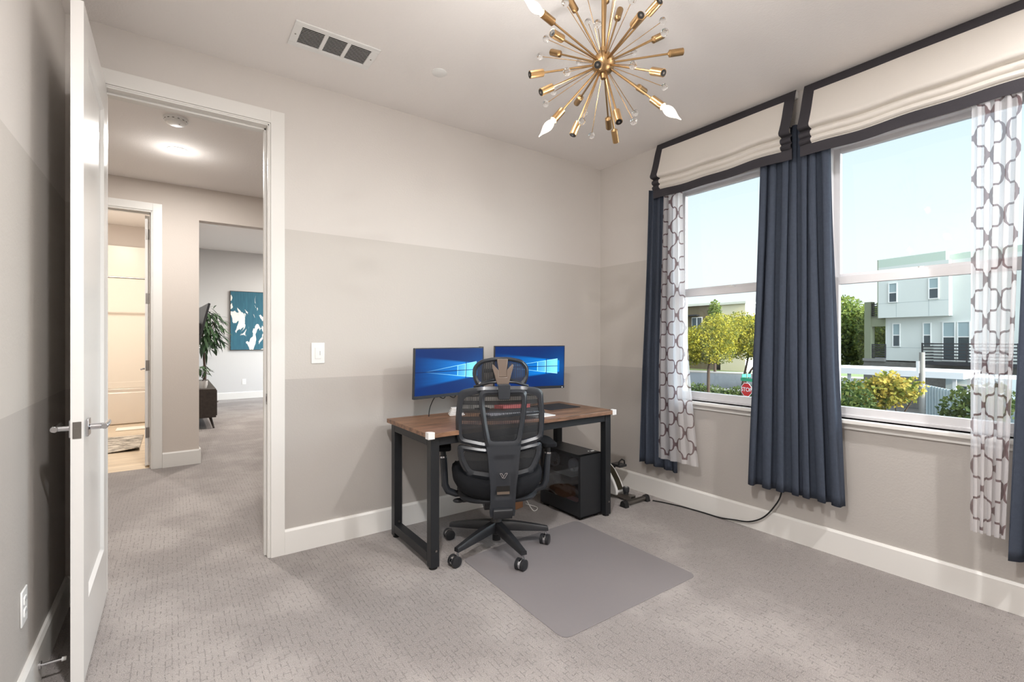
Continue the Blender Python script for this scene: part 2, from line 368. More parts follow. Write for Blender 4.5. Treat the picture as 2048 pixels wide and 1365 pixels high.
# right wall with two window openings
W1 = (-.72, -1.62); W2 = (-1.755, -2.655); WZ0, WZ1 = .785, 2.40
wr = MB()
for a, b in ((.0, W1[0]), (W1[1], W2[0]), (W2[1], -3.75)): wr.box((0, b, 0), (.16, a, HC))
for w in (W1, W2): wr.box((0, w[1], 0), (.16, w[0], WZ0)); wr.box((0, w[1], WZ1), (.16, w[0], HC))
struct(wr.build('wall_right', M_WALL))
struct(bx((XL-.12, -3.75, 0), (XL, 0, HC)).build('wall_left', M_WALL))
struct(bx((XL-.12, -3.87, 0), (.16, -3.75, HC)).build('wall_front', M_WALL))
struct(bx((-4.6, -3.87, HC), (1.3, 2.68, HC+.1)).build('ceiling', M_CEIL))
# hall and rooms beyond
wh = MB(); BX0, BX1, BZ = -4.02, -3.262, 2.44; LX0, LX1, LZ = -2.88, -.9, 2.42
wh.box((-4.6, 2.68, 0), (BX0-.02, 2.80, 3.06)); wh.box((BX0-.02, 2.68, BZ+.02), (BX1+.02, 2.80, 3.06)); wh.box((BX1+.02, 2.68, 0), (LX0, 2.80, 3.06))
wh.box((LX0, 2.68, LZ), (LX1, 2.80, 3.06)); wh.box((LX1, 2.68, 0), (1.3, 2.80, 3.06))
struct(wh.build('wall_hall', M_PLAIN))
struct(bx((-4.72, 0, 0), (-4.6, 6.7, 3.06)).build('wall_hall_left', M_PLAIN)); struct(bx((1.3, .12, 0), (1.42, 2.8, HC)).build('wall_hall_right', M_PLAIN))
struct(bx((-3.12, 2.80, 0), (-3.0, 8.4, 3.06)).build('wall_loft_left', M_LOFT)); struct(bx((-3.0, 8.3, 0), (1.3, 8.42, 3.06)).build('wall_loft_back', M_LOFT))
wl = MB(); wl.box((1.2, 2.8, 0), (1.3, 8.3, .75)); wl.box((1.2, 2.8, 2.65), (1.3, 8.3, 3.06)); wl.box((1.2, 2.8, .75), (1.3, 4.7, 2.65)); wl.box((1.2, 7.3, .75), (1.3, 8.3, 2.65))  # window opening added in the unseen side wall to light the loft
struct(wl.build('wall_loft_right', M_LOFT)); struct(bx((-4.72, 2.80, 3.04), (1.3, 8.42, 3.14)).build('ceiling_loft', M_CEIL))
M_SURR = mat('tub_surround', (232, 222, 208), .3); M_TUB = mat('tub_enamel', (214, 203, 190), .2)
struct(bx((-4.6, 6.71, 0), (-3.12, 6.82, 3.06)).build('wall_bathroom_back', M_PLAIN))
# baseboards
def baseboard(name, p0, p1, n, h=.142, t=.016):
    m = MB(); p0 = Vector(p0); p1 = Vector(p1); n = Vector(n); prof = [(0, 0), (t, 0), (t, h-.012), (t*.55, h), (0, h)]; k = len(prof)
    V = [tuple(p+n*a)+(b,) for p in (p0, p1) for a, b in prof]
    m.add(V, [tuple(range(k)), tuple(range(k, 2*k))[::-1]]+[(i, (i+1) % k, k+(i+1) % k, k+i) for i in range(k)])
    return struct(m.build(name, M_TRIM, smooth=0))
baseboard('baseboard_back', (-2.57, 0), (0, 0), (0, -1)); baseboard('baseboard_right', (0, -.016), (0, -3.75), (-1, 0))
baseboard('baseboard_left', (XL, -3.75), (XL, 0), (1, 0)); baseboard('baseboard_hall', (-3.174, 2.68), (-2.88, 2.68), (0, -1)); baseboard('baseboard_hall_end', (-2.88, 2.664), (-2.88, 2.8), (1, 0))
baseboard('baseboard_loft', (-2.99, 8.3), (1.2, 8.3), (0, -1)); baseboard('baseboard_behind_door', (XL, 0), (-3.44, 0), (0, -1))
# study door frame (lining, stop, casing)
def doorframe(name, x0, x1, z1, y0, y1, cas=.072, both=True):
    m = MB(); t = .018
    m.box((x0-t, y0-.004, 0), (x0, y1+.004, z1+t)); m.box((x1, y0-.004, 0), (x1+t, y1+.004, z1+t)); m.box((x0-t, y0-.004, z1), (x1+t, y1+.004, z1+t))
    ys = y0+.045
    m.box((x0, ys, 0), (x0+.011, ys+.035, z1)); m.box((x1-.011, ys, 0), (x1, ys+.035, z1)); m.box((x0, ys, z1-.011), (x1, ys+.035, z1))
    for yy, s_ in ((y0, -1), (y1, 1)) if both else ((y0, -1),):
        o, i = .015, .006
        for a, b, d in ((.015, cas+.015, .016),):
            m.box((x0-b, yy, 0), (x0-a, yy+s_*d, z1+b)); m.box((x1+a, yy, 0), (x1+b, yy+s_*d, z1+b)); m.box((x0-a, yy, z1+a), (x1+a, yy+s_*d, z1+b))
        m.box((x0-.015, yy, 0), (x0-.007, yy+s_*.008, z1+.015)); m.box((x1+.007, yy, 0), (x1+.015, yy+s_*.008, z1+.015)); m.box((x0-.007, yy, z1+.007), (x1+.007, yy+s_*.008, z1+.015))
    return struct(m.build(name, M_TRIM, smooth=0, bevel=.0015))
tf = doorframe('trim_1', DX0, DX1, DZ, 0, .12)
stk = MB().box((DX1-.0016, .012, .865), (DX1+.001, .042, .925)); stk.box((DX1-.0022, .02, .88), (DX1, .034, .91), 1); stk.build('strike_plate', [M_NICKEL, M_HOLE], tf)
doorframe('trim_2', BX0, BX1, BZ, 2.68, 2.80)
# study door leaf, swung open against the left wall
def leaf(name, x0, x1, y0, y1, z0, z1, st, zb, zt):
    m = MB()
    m.box((x0, y0, z0), (x1, y0+st, z1)); m.box((x0, y1-st, z0), (x1, y1, z1)); m.box((x0, y0+st, z0), (x1, y1-st, zb)); m.box((x0, y0+st, zt), (x1, y1-st, z1))
    xm = (x0+x1)/2; m.box((xm-.006, y0+st-.002, zb-.002), (xm+.006, y1-st+.002, zt+.002))
    for s_, xf in ((1, x1), (-1, x0)):                            # sloped moulding around the panel
        xi = xm+s_*.006; w = .016; a = (y0+st, zb, y1-st, zt); b = (a[0]+w, a[1]+w, a[2]-w, a[3]-w)
        V = [(xf, a[0], a[1]), (xf, a[2], a[1]), (xf, a[2], a[3]), (xf, a[0], a[3]), (xi, b[0], b[1]), (xi, b[2], b[1]), (xi, b[2], b[3]), (xi, b[0], b[3])]
        fs = [(i, (i+1) % 4, 4+(i+1) % 4, 4+i) for i in range(4)]; m.add(V, fs if s_ > 0 else [f[::-1] for f in fs])
    return struct(m.build(name, M_DOOR, smooth=0))
d1 = leaf('door_1', -3.382, -3.347, -.731, -.012, .012, 2.432, .115, .27, 2.29)
tag(d1, 'white single panel door standing open beside the left wall', 'door')
HZ = .915
def lever(parent, x, y, s_, rev=1, name='door_handle'):
    m = MB(); m.box((x, y-.031, HZ-.031), (x+s_*.009, y+.031, HZ+.031)); m.cyl((x+s_*.009, y, HZ), (x+s_*.05, y, HZ), .011, n=20)
    m.cyl((x+s_*.052, y+.004, HZ), (x+s_*.052, y+rev*.03, HZ), .011, .010, n=16); m.tube([(x+s_*.05, y-.012*rev, HZ), (x+s_*.053, y+.03*rev, HZ), (x+s_*.052, y+.11*rev, HZ)], [.0115, .0105, .0095], n=12)
    return m.build(name, M_CHROME, parent, bevel=.002)
lever(d1, -3.347, -.665, 1); lever(d1, -3.382, -.665, -1)
lp = MB().box((-3.376, -.7335, HZ-.029), (-3.353, -.730, HZ+.029)); lp.cyl((-3.3645, -.7335, HZ+.021), (-3.3645, -.7345, HZ+.021), .003, n=10); lp.cyl((-3.3645, -.7335, HZ-.021), (-3.3645, -.7345, HZ-.021), .003, n=10)
lp.prism([(-3.371, HZ-.008), (-3.358, HZ-.008), (-3.358, HZ+.008), (-3.371, HZ+.008)], 'y', -.7335, -.739); lp.build('latch_plate', M_NICKEL, d1)
ds = thing('door_stop', 'short chrome door stop rod reaching from the left baseboard behind the door', 'door stop', (XL+.016, -.62, .07))
MB().cyl((0, 0, 0), (.06, 0, 0), .006, .005, n=12).build('rod', M_CHROME, ds); MB().cyl((0, 0, 0), (.006, 0, 0), .014, n=16).build('base', M_CHROME, ds); MB().cyl((.06, 0, 0), (.072, 0, 0), .008, .007, n=14).build('tip', M_WHITEPL, ds)
# bathroom door leaf, open inward
d2 = leaf('door_2', -3.312, -3.277, 2.815, 3.56, .012, 2.432, .115, .27, 2.29)
tag(d2, 'white bathroom door opened inward showing its hinged edge', 'door')
for z in (.33, .98, 1.63, 2.25):
    h = MB().box((-3.306, 2.812, z-.05), (-3.277, 2.816, z+.05)); h.cyl((-3.272, 2.808, z-.05), (-3.272, 2.808, z+.05), .006, n=12); h.build('hinge', M_NICKEL, d2)
l2 = lever(d2, -3.312, 3.49, -1, -1)
# windows
def window(name, w, label):
    y1, y0 = w; r = thing(name, label, 'window', (0, 0, 0), kind='structure')
    f = MB(); x0, x1 = .05, .135; fw = .045
    f.box((x0, y0, WZ0), (x1, y0+fw, WZ1)); f.box((x0, y1-fw, WZ0), (x1, y1, WZ1)); f.box((x0, y0+fw, WZ0), (x1, y1-fw, WZ0+.018)); f.box((x0, y0+fw, WZ1-fw), (x1, y1-fw, WZ1))
    f.build('window_frame', M_VINYL, r, bevel=.002)
    def sash(nm, xa, xb, za, zb, sw=.042, bot=.045, top=.045):
        m = MB(); a, b = y0+fw-.004, y1-fw+.004
        m.box((xa, a, za), (xb, a+sw, zb)); m.box((xa, b-sw, za), (xb, b, zb)); m.box((xa, a+sw, za), (xb, b-sw, za+bot)); m.box((xa, a+sw, zb-top), (xb, b-sw, zb))
        o = m.build(nm, M_VINYL, r, bevel=.002); xm = (xa+xb)/2; MB().box((xm-.002, a+sw-.002, za+bot-.002), (xm+.002, b-sw+.002, zb-top+.002)).build('glass', M_GLASS, o, smooth=0); return o
    lo = sash('lower_sash', .058, .088, WZ0+.016, 1.598); sash('upper_sash', .094, .124, 1.578, WZ1-.043, .036, .04, .03)
    lk = MB().box((.062, (y0+y1)/2-.03, 1.598), (.086, (y0+y1)/2+.03, 1.606)); lk.cyl((.074, (y0+y1)/2, 1.605), (.074, (y0+y1)/2, 1.615), .011, n=14); lk.build('latch', M_WHITEPL, r)
    s_ = MB(); s_.box((-.048, y0-.035, WZ0-.020), (.055, y1+.035, WZ0)); s_.build('window_sill', M_TRIM, r, bevel=.003)
    a = MB(); a.prism([(0, .732), (-.014, .732), (-.014, .752), (-.022, .765), (0, .765)], 'y', y0-.03, y1+.03); a.build('apron', M_TRIM, r, smooth=0)
    return r
window('window_1', W1, 'double hung white window with the street trees and stop sign outside'); window('window_2', W2, 'double hung white window with the pale neighbouring house outside')

# ================================================================== SHADES AND CURTAINS
PROF = [(-.042, 2.735), (-.052, 2.71), (-.062, 2.68), (-.074, 2.64), (-.090, 2.58), (-.106, 2.53), (-.122, 2.49), (-.130, 2.474), (-.131, 2.464), (-.124, 2.455), (-.108, 2.452), (-.092, 2.450), (-.094, 2.444), (-.108, 2.436), (-.114, 2.422), (-.108, 2.410), (-.094, 2.406), (-.096, 2.400), (-.108, 2.392), (-.111, 2.382), (-.104, 2.373), (-.093, 2.370), (-.096, 2.365), (-.097, 2.340), (-.096, 2.306)]
def shade(y1, y0, label):
    r = thing('roman_shade', label, 'window shade', (0, 0, 0), group='roman shades over the windows')
    def row(y, dx=0., i0=0, i1=None):
        sag = .004*math.sin(y*7.3)+.003*math.sin(y*17+1); out = []
        for k, (x, z) in enumerate(PROF[i0:i1]):
            w = min(1, (2.735-z)/.3); out.append((x+dx-.006*w*math.sin(y*5+z*9), y, z+sag*w))
        return out
    def strip(ya, yb, dx, i0, i1, n, nm, mt):
        rows = [row(ya+(yb-ya)*i/n, dx, i0, i1) for i in range(n+1)]
        m = MB(); m.shell(rows, lambda p: (p[0]+.0025, p[1], p[2])); return m.build(nm, mt, r, smooth=50)
    strip(y0+.05, y1-.05, 0, 2, 23, 40, 'fabric_panel', M_CREAM)
    strip(y0, y1, -.001, 0, 3, 40, 'top_border', M_CHARC); strip(y0, y1, -.001, 22, None, 40, 'bottom_border', M_CHARC)
    strip(y0, y0+.06, -.0015, 2, 23, 6, 'side_border', M_CHARC); strip(y1-.06, y1, -.0015, 2, 23, 6, 'side_border', M_CHARC)
    MB().box((-.036, y0+.004, 2.695), (-.002, y1-.004, 2.737)).build('headrail', M_WHITEPL, r, bevel=.003)
    for yy in (y0+.02, y1-.02):                                   # stacked folds of lining seen from the side
        m = MB()
        for k in range(3): m.tube([(-.088, yy, 2.41+k*.02), (-.084, yy, 2.43+k*.02), (-.082, yy, 2.46+k*.02)], .003, n=6)
        m.build('lining_fold', M_CREAM, r)
    return r
shade(-.645, -1.650, 'cream roman shade with charcoal border above the window nearer the room corner')
shade(-1.695, -2.700, 'cream roman shade with charcoal border above the window with the neighbouring house')

def curtain(name, label, group, top, bot, z1, z0, folds, mt, xt=-.050, xb=-.092, amp=(.016, .032), seed=0, tb=0., wander=.3, skew=None, cat='curtain', pattern=False, zoff=None):
    rnd = random.Random(seed); ph = [rnd.uniform(-1, 1) for _ in range(8)]
    NC, NR = folds*12, 40; rows = []; uvs = []
    for i in range(NR+1):
        v = i/NR; z = z1+(z0-z1)*v; row = []; arc = 0; prev = None
        for j in range(NC+1):
            u = j/NC; uu = u+wander*.06*math.sin(u*9+ph[0]*3)+.012*math.sin(u*23+v*4+ph[1]*3)
            e = v**(1.4 if skew is None else skew)
            ya = top[0]+(bot[0]-top[0])*e; yb = top[1]+(bot[1]-top[1])*e
            y = ya+(yb-ya)*u
            a = amp[0]+(amp[1]-amp[0])*v
            w = math.sin(uu*folds*2*math.pi+ph[2]*2+.5*math.sin(v*3+ph[3]))
            w = math.copysign(abs(w)**.8, w)
            x = xt+(xb-xt)*min(1, v*1.5)+a*w*(.75+.25*math.sin(u*5+ph[4]*4))
            y += .3*a*math.cos(uu*folds*4*math.pi+ph[5])
            zz = z+(zoff(u) if zoff else 0)*v
            p = (x, y, zz); 
            if prev: arc += math.dist(p[:2], prev[:2])
            prev = p; row.append(p); uvs.append((arc*(1. if not pattern else .9), zz))
        rows.append(row)
    m = MB(); m.grid(rows); o = m.build(name, mt, smooth=80, uvs=uvs)
    if not pattern:
        s_ = o.modifiers.new('thickness', 'SOLIDIFY'); s_.thickness = .003; s_.offset = 0
    return tag(o, label, cat, group)
G1 = 'navy blackout curtains'; G2 = 'sheer trellis curtains'
curtain('curtain', 'narrow navy curtain nearest the room corner, behind a sheer panel', G1, (-.580, -.800), (-.530, -.865), 2.40, .255, 4, M_NAVY, seed=3, zoff=lambda u: -.02*u+.02)
curtain('curtain', 'wide navy curtain hanging between the two windows', G1, (-1.445, -1.835), (-1.385, -1.93), 2.52, .315, 7, M_NAVY, seed=5, xb=-.098, amp=(.017, .040))
curtain('curtain', 'navy curtain beside the window farthest from the corner, cut by the photo edge', G1, (-2.60, -2.82), (-2.553, -2.88), 2.40, .265, 4, M_NAVY, seed=8)
curtain('sheer_curtain', 'sheer white trellis curtain on the left of the first window', G2, (-.725, -.890), (-.715, -1.05), 2.36, .345, 4, M_SHEER, xt=-.074, xb=-.125, amp=(.009, .012), seed=11, pattern=True)
curtain('sheer_curtain', 'sheer white trellis curtain beside the navy one at the photo edge', G2, (-2.430, -2.59), (-2.430, -2.545), 2.36, .36, 5, M_SHEER, xt=-.086, xb=-.125, amp=(.010, .013), seed=14, pattern=True)

# ================================================================== CEILING THINGS
CH = (-1.746, -1.70, 2.293)
ch = thing('chandelier', 'brass sputnik chandelier with candle bulbs and crystal balls, hanging from ceiling', 'chandelier', CH)
m = MB(); m.sphere((0, 0, 0), .044, 16); m.cyl((0, 0, -.042), (0, 0, -.058), .014, .010, n=16); m.cyl((0, 0, .04), (0, 0, .06), .02, .014, n=16); m.build('hub', M_BRASS, ch)
MB().cyl((0, 0, .05), (0, 0, HC-CH[2]-.02), .008, n=16).build('stem', M_BRASS, ch)
MB().lathe([(0, .065), (.008, .065), (.022, .05), (.026, .012)], (0, 0, HC-CH[2]), (0, 0, -1), 32).build('canopy', M_BRASS, ch)
SOCK = [(-0.307,-0.004,0.069,1),(-0.308,-0.060,-0.029,0),(-0.033,0.267,0.164,0),(-0.287,0.091,-0.094,0),(-0.262,0.057,-0.165,0),(-0.190,0.072,-0.241,1),(0.130,0.287,0.002,0),(-0.119,0.044,-0.288,0),(0.226,0.182,-0.122,0),(-0.053,-0.125,-0.284,0),(0.200,0.117,-0.214,0),(0.087,-0.206,-0.222,1),(0.310,0.054,0.010,0),(0.002,-0.272,-0.159,0),(0.261,-0.167,0.056,0),(0.257,-0.079,0.164,0),(-0.131,-0.286,-0.025,0),(0.135,0.037,0.282,0),(-0.064,-0.306,0.036,0),(-0.066,0.117,0.285,0),(-0.211,-0.174,-0.157,0),(-0.169,-0.233,0.127,0),(-0.041,-0.011,0.312,0)]
BALL = [(-0.239,-0.050,0.103),(0.034,0.117,0.235),(-0.204,-0.167,-0.019),(-0.130,0.183,0.141),(-0.140,0.210,0.081),(0.078,0.215,0.133),(-0.228,-0.046,-0.127),(-0.023,0.264,-0.002),(-0.088,0.236,-0.082),(0.121,0.226,-0.069),(-0.104,0.009,-0.244),(0.090,0.153,-0.197),(0.240,0.049,-0.102),(0.058,-0.097,-0.240),(0.242,-0.094,-0.054),(-0.084,-0.213,-0.134),(0.222,0.040,0.140),(0.015,-0.264,-0.015),(0.166,-0.143,0.149),(-0.111,-0.233,0.061),(-0.080,0.014,0.252),(0.007,-0.049,0.260)]
BULB_W = 5.5
for x, y, z, lit in SOCK:
    d = Vector((x, y, z)).normalized()
    if d.z > .93: d = (d+Vector((.25, .1, 0))).normalized()
    a = MB().cyl(d*.035, d*.262, .0038, n=10).build('arm', M_BRASS, ch)
    s_ = MB(); s_.lathe([(.255, .0045), (.260, .010), (.262, .0135), (.315, .0135), (.3155, .0115)], (0, 0, 0), d, 20); so = s_.build('socket', M_BRASS, a)
    h = MB(); h.cyl(d*.3156, d*.3162, .0112, n=18); h.cyl(d*.3162, d*.3168, .004, n=12, mi=1); h.build('socket_opening', [M_HOLE, M_NICKEL], a)
    if lit:
        b = MB(); b.lathe([(.314, .006), (.322, .010), (.335, .0155), (.348, .0172), (.362, .0145), (.376, .009), (.388, .0042), (.400, .0018), (.404, .0006)], (0, 0, 0), d, 20); b.build('bulb', M_BULB, a)
        L = lamp('bulb_light', 'POINT', Vector(CH)+d*.35, BULB_W, (1, .97, .93), shadow_soft_size=.018)
for x, y, z in BALL:
    d = Vector((x, y, z)).normalized(); w = MB().cyl(d*.04, d*.257, .0014, n=8).build('crystal_rod', M_BRASS, ch)
    MB().sphere(d*.268, .0135, 12).build('crystal_ball', M_CRYST, w)
# vent register
v = thing('air_vent', 'white three section ceiling air vent register above the doorway side', 'vent', (-2.415, -.467, HC))
m = MB(); W_, D_ = .205, .108; bars = [(-.165, -.062), (-.050, .050), (.062, .165)]
m.box((-W_, -D_, -.006), (W_, -.074, 0)); m.box((-W_, .074, -.006), (W_, D_, 0)); m.box((-W_, -.074, -.006), (-.168, .074, 0)); m.box((.168, -.074, -.006), (W_, .074, 0)); m.box((-.064, -.074, -.006), (-.046, .074, 0)); m.box((.046, -.074, -.006), (.064, .074, 0))
m.build('frame', M_WHITEPL, v, bevel=.0015)
for a, b in ((-.168, -.064), (-.046, .046), (.064, .168)):
    s_ = MB()
    for k in range(12):
        y = -.070+k*.0125; s_.add([(a, y-.0035, -.0045), (b, y-.0035, -.0045), (b, y+.0035, -.0015), (a, y+.0035, -.0015), (a, y-.0035, -.0035), (b, y-.0035, -.0035), (b, y+.0035, -.0005), (a, y+.0035, -.0005)], [(0, 1, 2, 3), (7, 6, 5, 4), (0, 4, 5, 1), (2, 6, 7, 3), (1, 5, 6, 2), (3, 7, 4, 0)])
    s_.build('louvres', M_WHITEPL, v, smooth=0)
MB().box((-.168, -.074, -.0004), (.168, .074, .0)).build('duct', mat('duct_dark', (40, 38, 37), .9), v)
for xx in (-.187, .187): MB().cyl((xx, 0, -.006), (xx, 0, -.0075), .004, n=12).build('screw', M_NICKEL, v)
cv = MB().lathe([(0, .043), (.0035, .043), (.0045, .041), (.0045, .001)], (-1.868, -.563, HC), (0, 0, -1), 36).build('ceiling_cover_plate', M_WHITEPL)
tag(cv, 'small round white cover plate on the study ceiling between vent and chandelier', 'cover plate')
sd = thing('smoke_detector', 'round white smoke detector on the hall ceiling', 'smoke detector', (-3.075, .985, HC))
MB().lathe([(0, .072), (.012, .072), (.016, .066), (.02, .066), (.022, .060), (.026, .062), (.036, .056), (.042, .035), (.043, .002)], (0, 0, 0), (0, 0, -1), 36).build('body', M_WHITEPL, sd)
sl = MB()
for k in range(14):
    a = k*2*math.pi/14; sl.X = Matrix.Rotation(a, 4, 'Z'); sl.box((.0655, -.006, -.0205), (.0668, .006, -.0165))
sl.X = Matrix.Identity(4); sl.cyl((.02, -.02, -.0425), (.02, -.02, -.0435), .005, n=12); sl.build('vent_slots', mat('slot_grey', (90, 88, 86), .7), sd)
def downlight(x, y, z, W, col, label, r=.055):
    o = thing('recessed_light', label, 'ceiling light', (x, y, z))
    MB().lathe([(0, r+.016), (.004, r+.014), (.006, r), (.002, r-.002)], (0, 0, 0), (0, 0, -1), 36).build('trim_ring', M_WHITEPL, o)
    MB().cyl((0, 0, -.0062), (0, 0, -.0075), r-.001, n=36).build('lens', M_LED, o)
    lamp('downlight', 'AREA', (x, y, z-.012), W*1.3, col, shape='DISK', size=r*2); lamp('downlight_glow', 'POINT', (x, y, z-.16), W*.08, col, shadow_soft_size=.05); return o
downlight(-3.06, 1.63, HC, 22, (1, .97, .93), 'lit round recessed light in the hall ceiling')
ld = MB().lathe([(0, .07), (.03, .07), (.035, .05), (.036, .002)], (-2.60, 5.75, 3.04), (0, 0, -1), 28).build('smoke_alarm', M_WHITEPL)
tag(ld, 'small white alarm on the loft ceiling glimpsed through the far opening', 'smoke detector')

# ================================================================== WALL THINGS
sw = thing('light_switch', 'white light switch plate on the wall between doorway and desk', 'light switch', (-2.387, 0, 1.152))
MB().box((-.038, -.006, -.062), (.038, 0, .062)).build('plate', M_WHITEPL, sw, bevel=.003); MB().box((-.017, -.0095, -.034), (.017, -.005, .034)).build('rocker', M_WHITEPL, sw, bevel=.0015)
MB().box((.009, -.0105, -.012), (.011, -.0094, .012)).build('dimmer', mat('dimmer_grey', (120, 120, 122), .5), sw)
for zz in (-.05, .05): MB().cyl((0, -.006, zz), (0, -.007, zz), .0028, n=10).build('screw', M_WHITEPL, sw)
def outlet(loc, rot, label, plug=True):
    o = thing('wall_outlet', label, 'outlet', loc, rot)
    MB().box((-.036, -.006, -.058), (.036, 0, .058)).build('plate', M_WHITEPL, o, bevel=.003)
    for zz in (-.02, .02):
        r_ = MB(); r_.prism([(x*1., z+zz) for x, z in rpoly([(-.016, -.014), (.016, -.014), (.016, .014), (-.016, .014)], .006, 3)], 'y', -.006, -.009); rc = r_.build('receptacle', M_WHITEPL, o)
        MB().box((-.008, -.0094, zz-.002), (-.006, -.0088, zz+.007)).box((.006, -.0094, zz-.002), (.008, -.0088, zz+.007)).build('slots', M_HOLE, rc)
    return o
outlet((XL, -.762, .352), R(90), 'white outlet low on the left wall in front of the open door')
outlet((-1.89, 8.3, .35), 0, 'white outlet on the far loft wall below the painting')

# ================================================================== DESK
dk = thing('desk', 'rustic brown wood desk with black metal frame by the back wall', 'desk', (-1.285, -.395, 0))
MB().box((-.715, -.305, .712), (.715, .295, .737)).build('desktop', M_DESK, dk, bevel=.002)
T = .05
for sx in (-1, 1):
    for sy in (-1, 1):
        x = sx*.665; y = -.255 if sy < 0 else .255
        l = MB().box((x-.025, y-.025, .012), (x+.025, y+.025, .712)).build('leg', M_BLKMET, dk, bevel=.002)
        f = MB().cyl((x, y, 0), (x, y, .013), .022, n=18); f.build('foot', M_RUB, l)
        bo = MB().cyl((x+.005, y-.0252, .10), (x+.005, y-.029, .10), .006, n=12).build('bolt', M_NICKEL, l)
    MB().box((sx*.665-.025, -.23, .035), (sx*.665+.025, .23, .085)).build('bottom_rail', M_BLKMET, dk, bevel=.002)
    MB().box((sx*.665-.025, -.23, .662), (sx*.665+.025, .23, .712)).build('side_rail', M_BLKMET, dk, bevel=.002)
MB().box((-.64, -.275, .662), (.64, -.245, .712)).build('front_rail', M_BLKMET, dk, bevel=.002); MB().box((-.64, .245, .662), (.64, .275, .712)).build('back_rail', M_BLKMET, dk, bevel=.002)
for (x, y, sx, lab) in ((-1.997, -.697, 1, 'white corner guard on the front left desk corner'), (-.573, -.697, -1, 'white corner guard on the front right desk corner')):
    m = MB(); m.prism([(x-sx*.006, y-.006), (x+sx*.032, y-.006), (x+sx*.032, y+.0), (x, y), (x, y+.032), (x-sx*.006, y+.032)], 'z', .706, .742); m.prism([(x-sx*.006, y-.006), (x+sx*.032, y-.006), (x+sx*.028, y+.02), (x+sx*.012, y+.032), (x-sx*.006, y+.032)], 'z', .7375, .743)
    tag(m.build('corner_guard', M_SHOE, bevel=.002), lab, 'corner guard', 'foam guards on the desk corners')
for lx, ly, lw_ in ((-2.88, -2.35, 33), (-.9, -3.35, 29)):  # added unseen ceiling fixtures that brighten the study
    downlight(lx, ly, HC, lw_, (1, .98, .97), 'added recessed fill light in the study ceiling, unseen behind the viewer, %s side' % ('door' if lx < -2 else 'window'))
# things on the desk
ZT = .7375
sh = thing('desk_speaker', 'small white ribbed gadget on the desk left of the chair', 'desk gadget', (-1.585, -.245, ZT), R(-20))
m = MB()
for k in range(5): m.prism([(x, .004+z*1.) for x, z in rpoly([(-.05+k*.004, k*.010), (.05-k*.004, k*.010), (.05-k*.004, k*.010+.008), (-.05+k*.004, k*.010+.008)], .004, 3)], 'y', -.035+k*.003, .035-k*.003)
m.build('body', M_SHOE, sh, bevel=.001); MB().box((-.045, -.03, 0), (.045, .03, .005)).build('base', M_WHITEPL, sh)
mp = MB().box((-.95, -.44, ZT), (-.66, -.20, ZT+.003)).build('mouse_pad', mat('dark_pad', (36, 38, 44), .8), bevel=.001); tag(mp, 'dark mouse pad on the right half of the desk', 'mouse pad')
kb = thing('keyboard', 'dark keyboard on the desk seen through the chair mesh', 'keyboard', (-1.27, -.44, ZT))
MB().box((-.22, -.065, 0), (.22, .065, .018)).build('case', M_GREYPL, kb, bevel=.003)
m = MB()
for r_ in range(5):
    for c in range(15): m.box((-.21+c*.028, -.058+r_*.0235, .018), (-.21+c*.028+.024, -.058+r_*.0235+.019, .026))
m.build('keys', mat('keycaps', (150, 150, 155), .6), kb)
bk = MB().box((-1.22, -.255, ZT), (-.98, -.14, ZT+.03)).build('pink_box', mat('faded_red_card', (178, 96, 96), .6), bevel=.003); tag(bk, 'flat faded red box lying behind the keyboard', 'box')
pc_ = MB().box((-1.23, -.635, ZT), (-1.07, -.53, ZT+.006)).build('paper_pad', M_WHITEPL, bevel=.001); tag(pc_, 'white paper pad at the front desk edge, behind the chair mesh', 'paper pad')
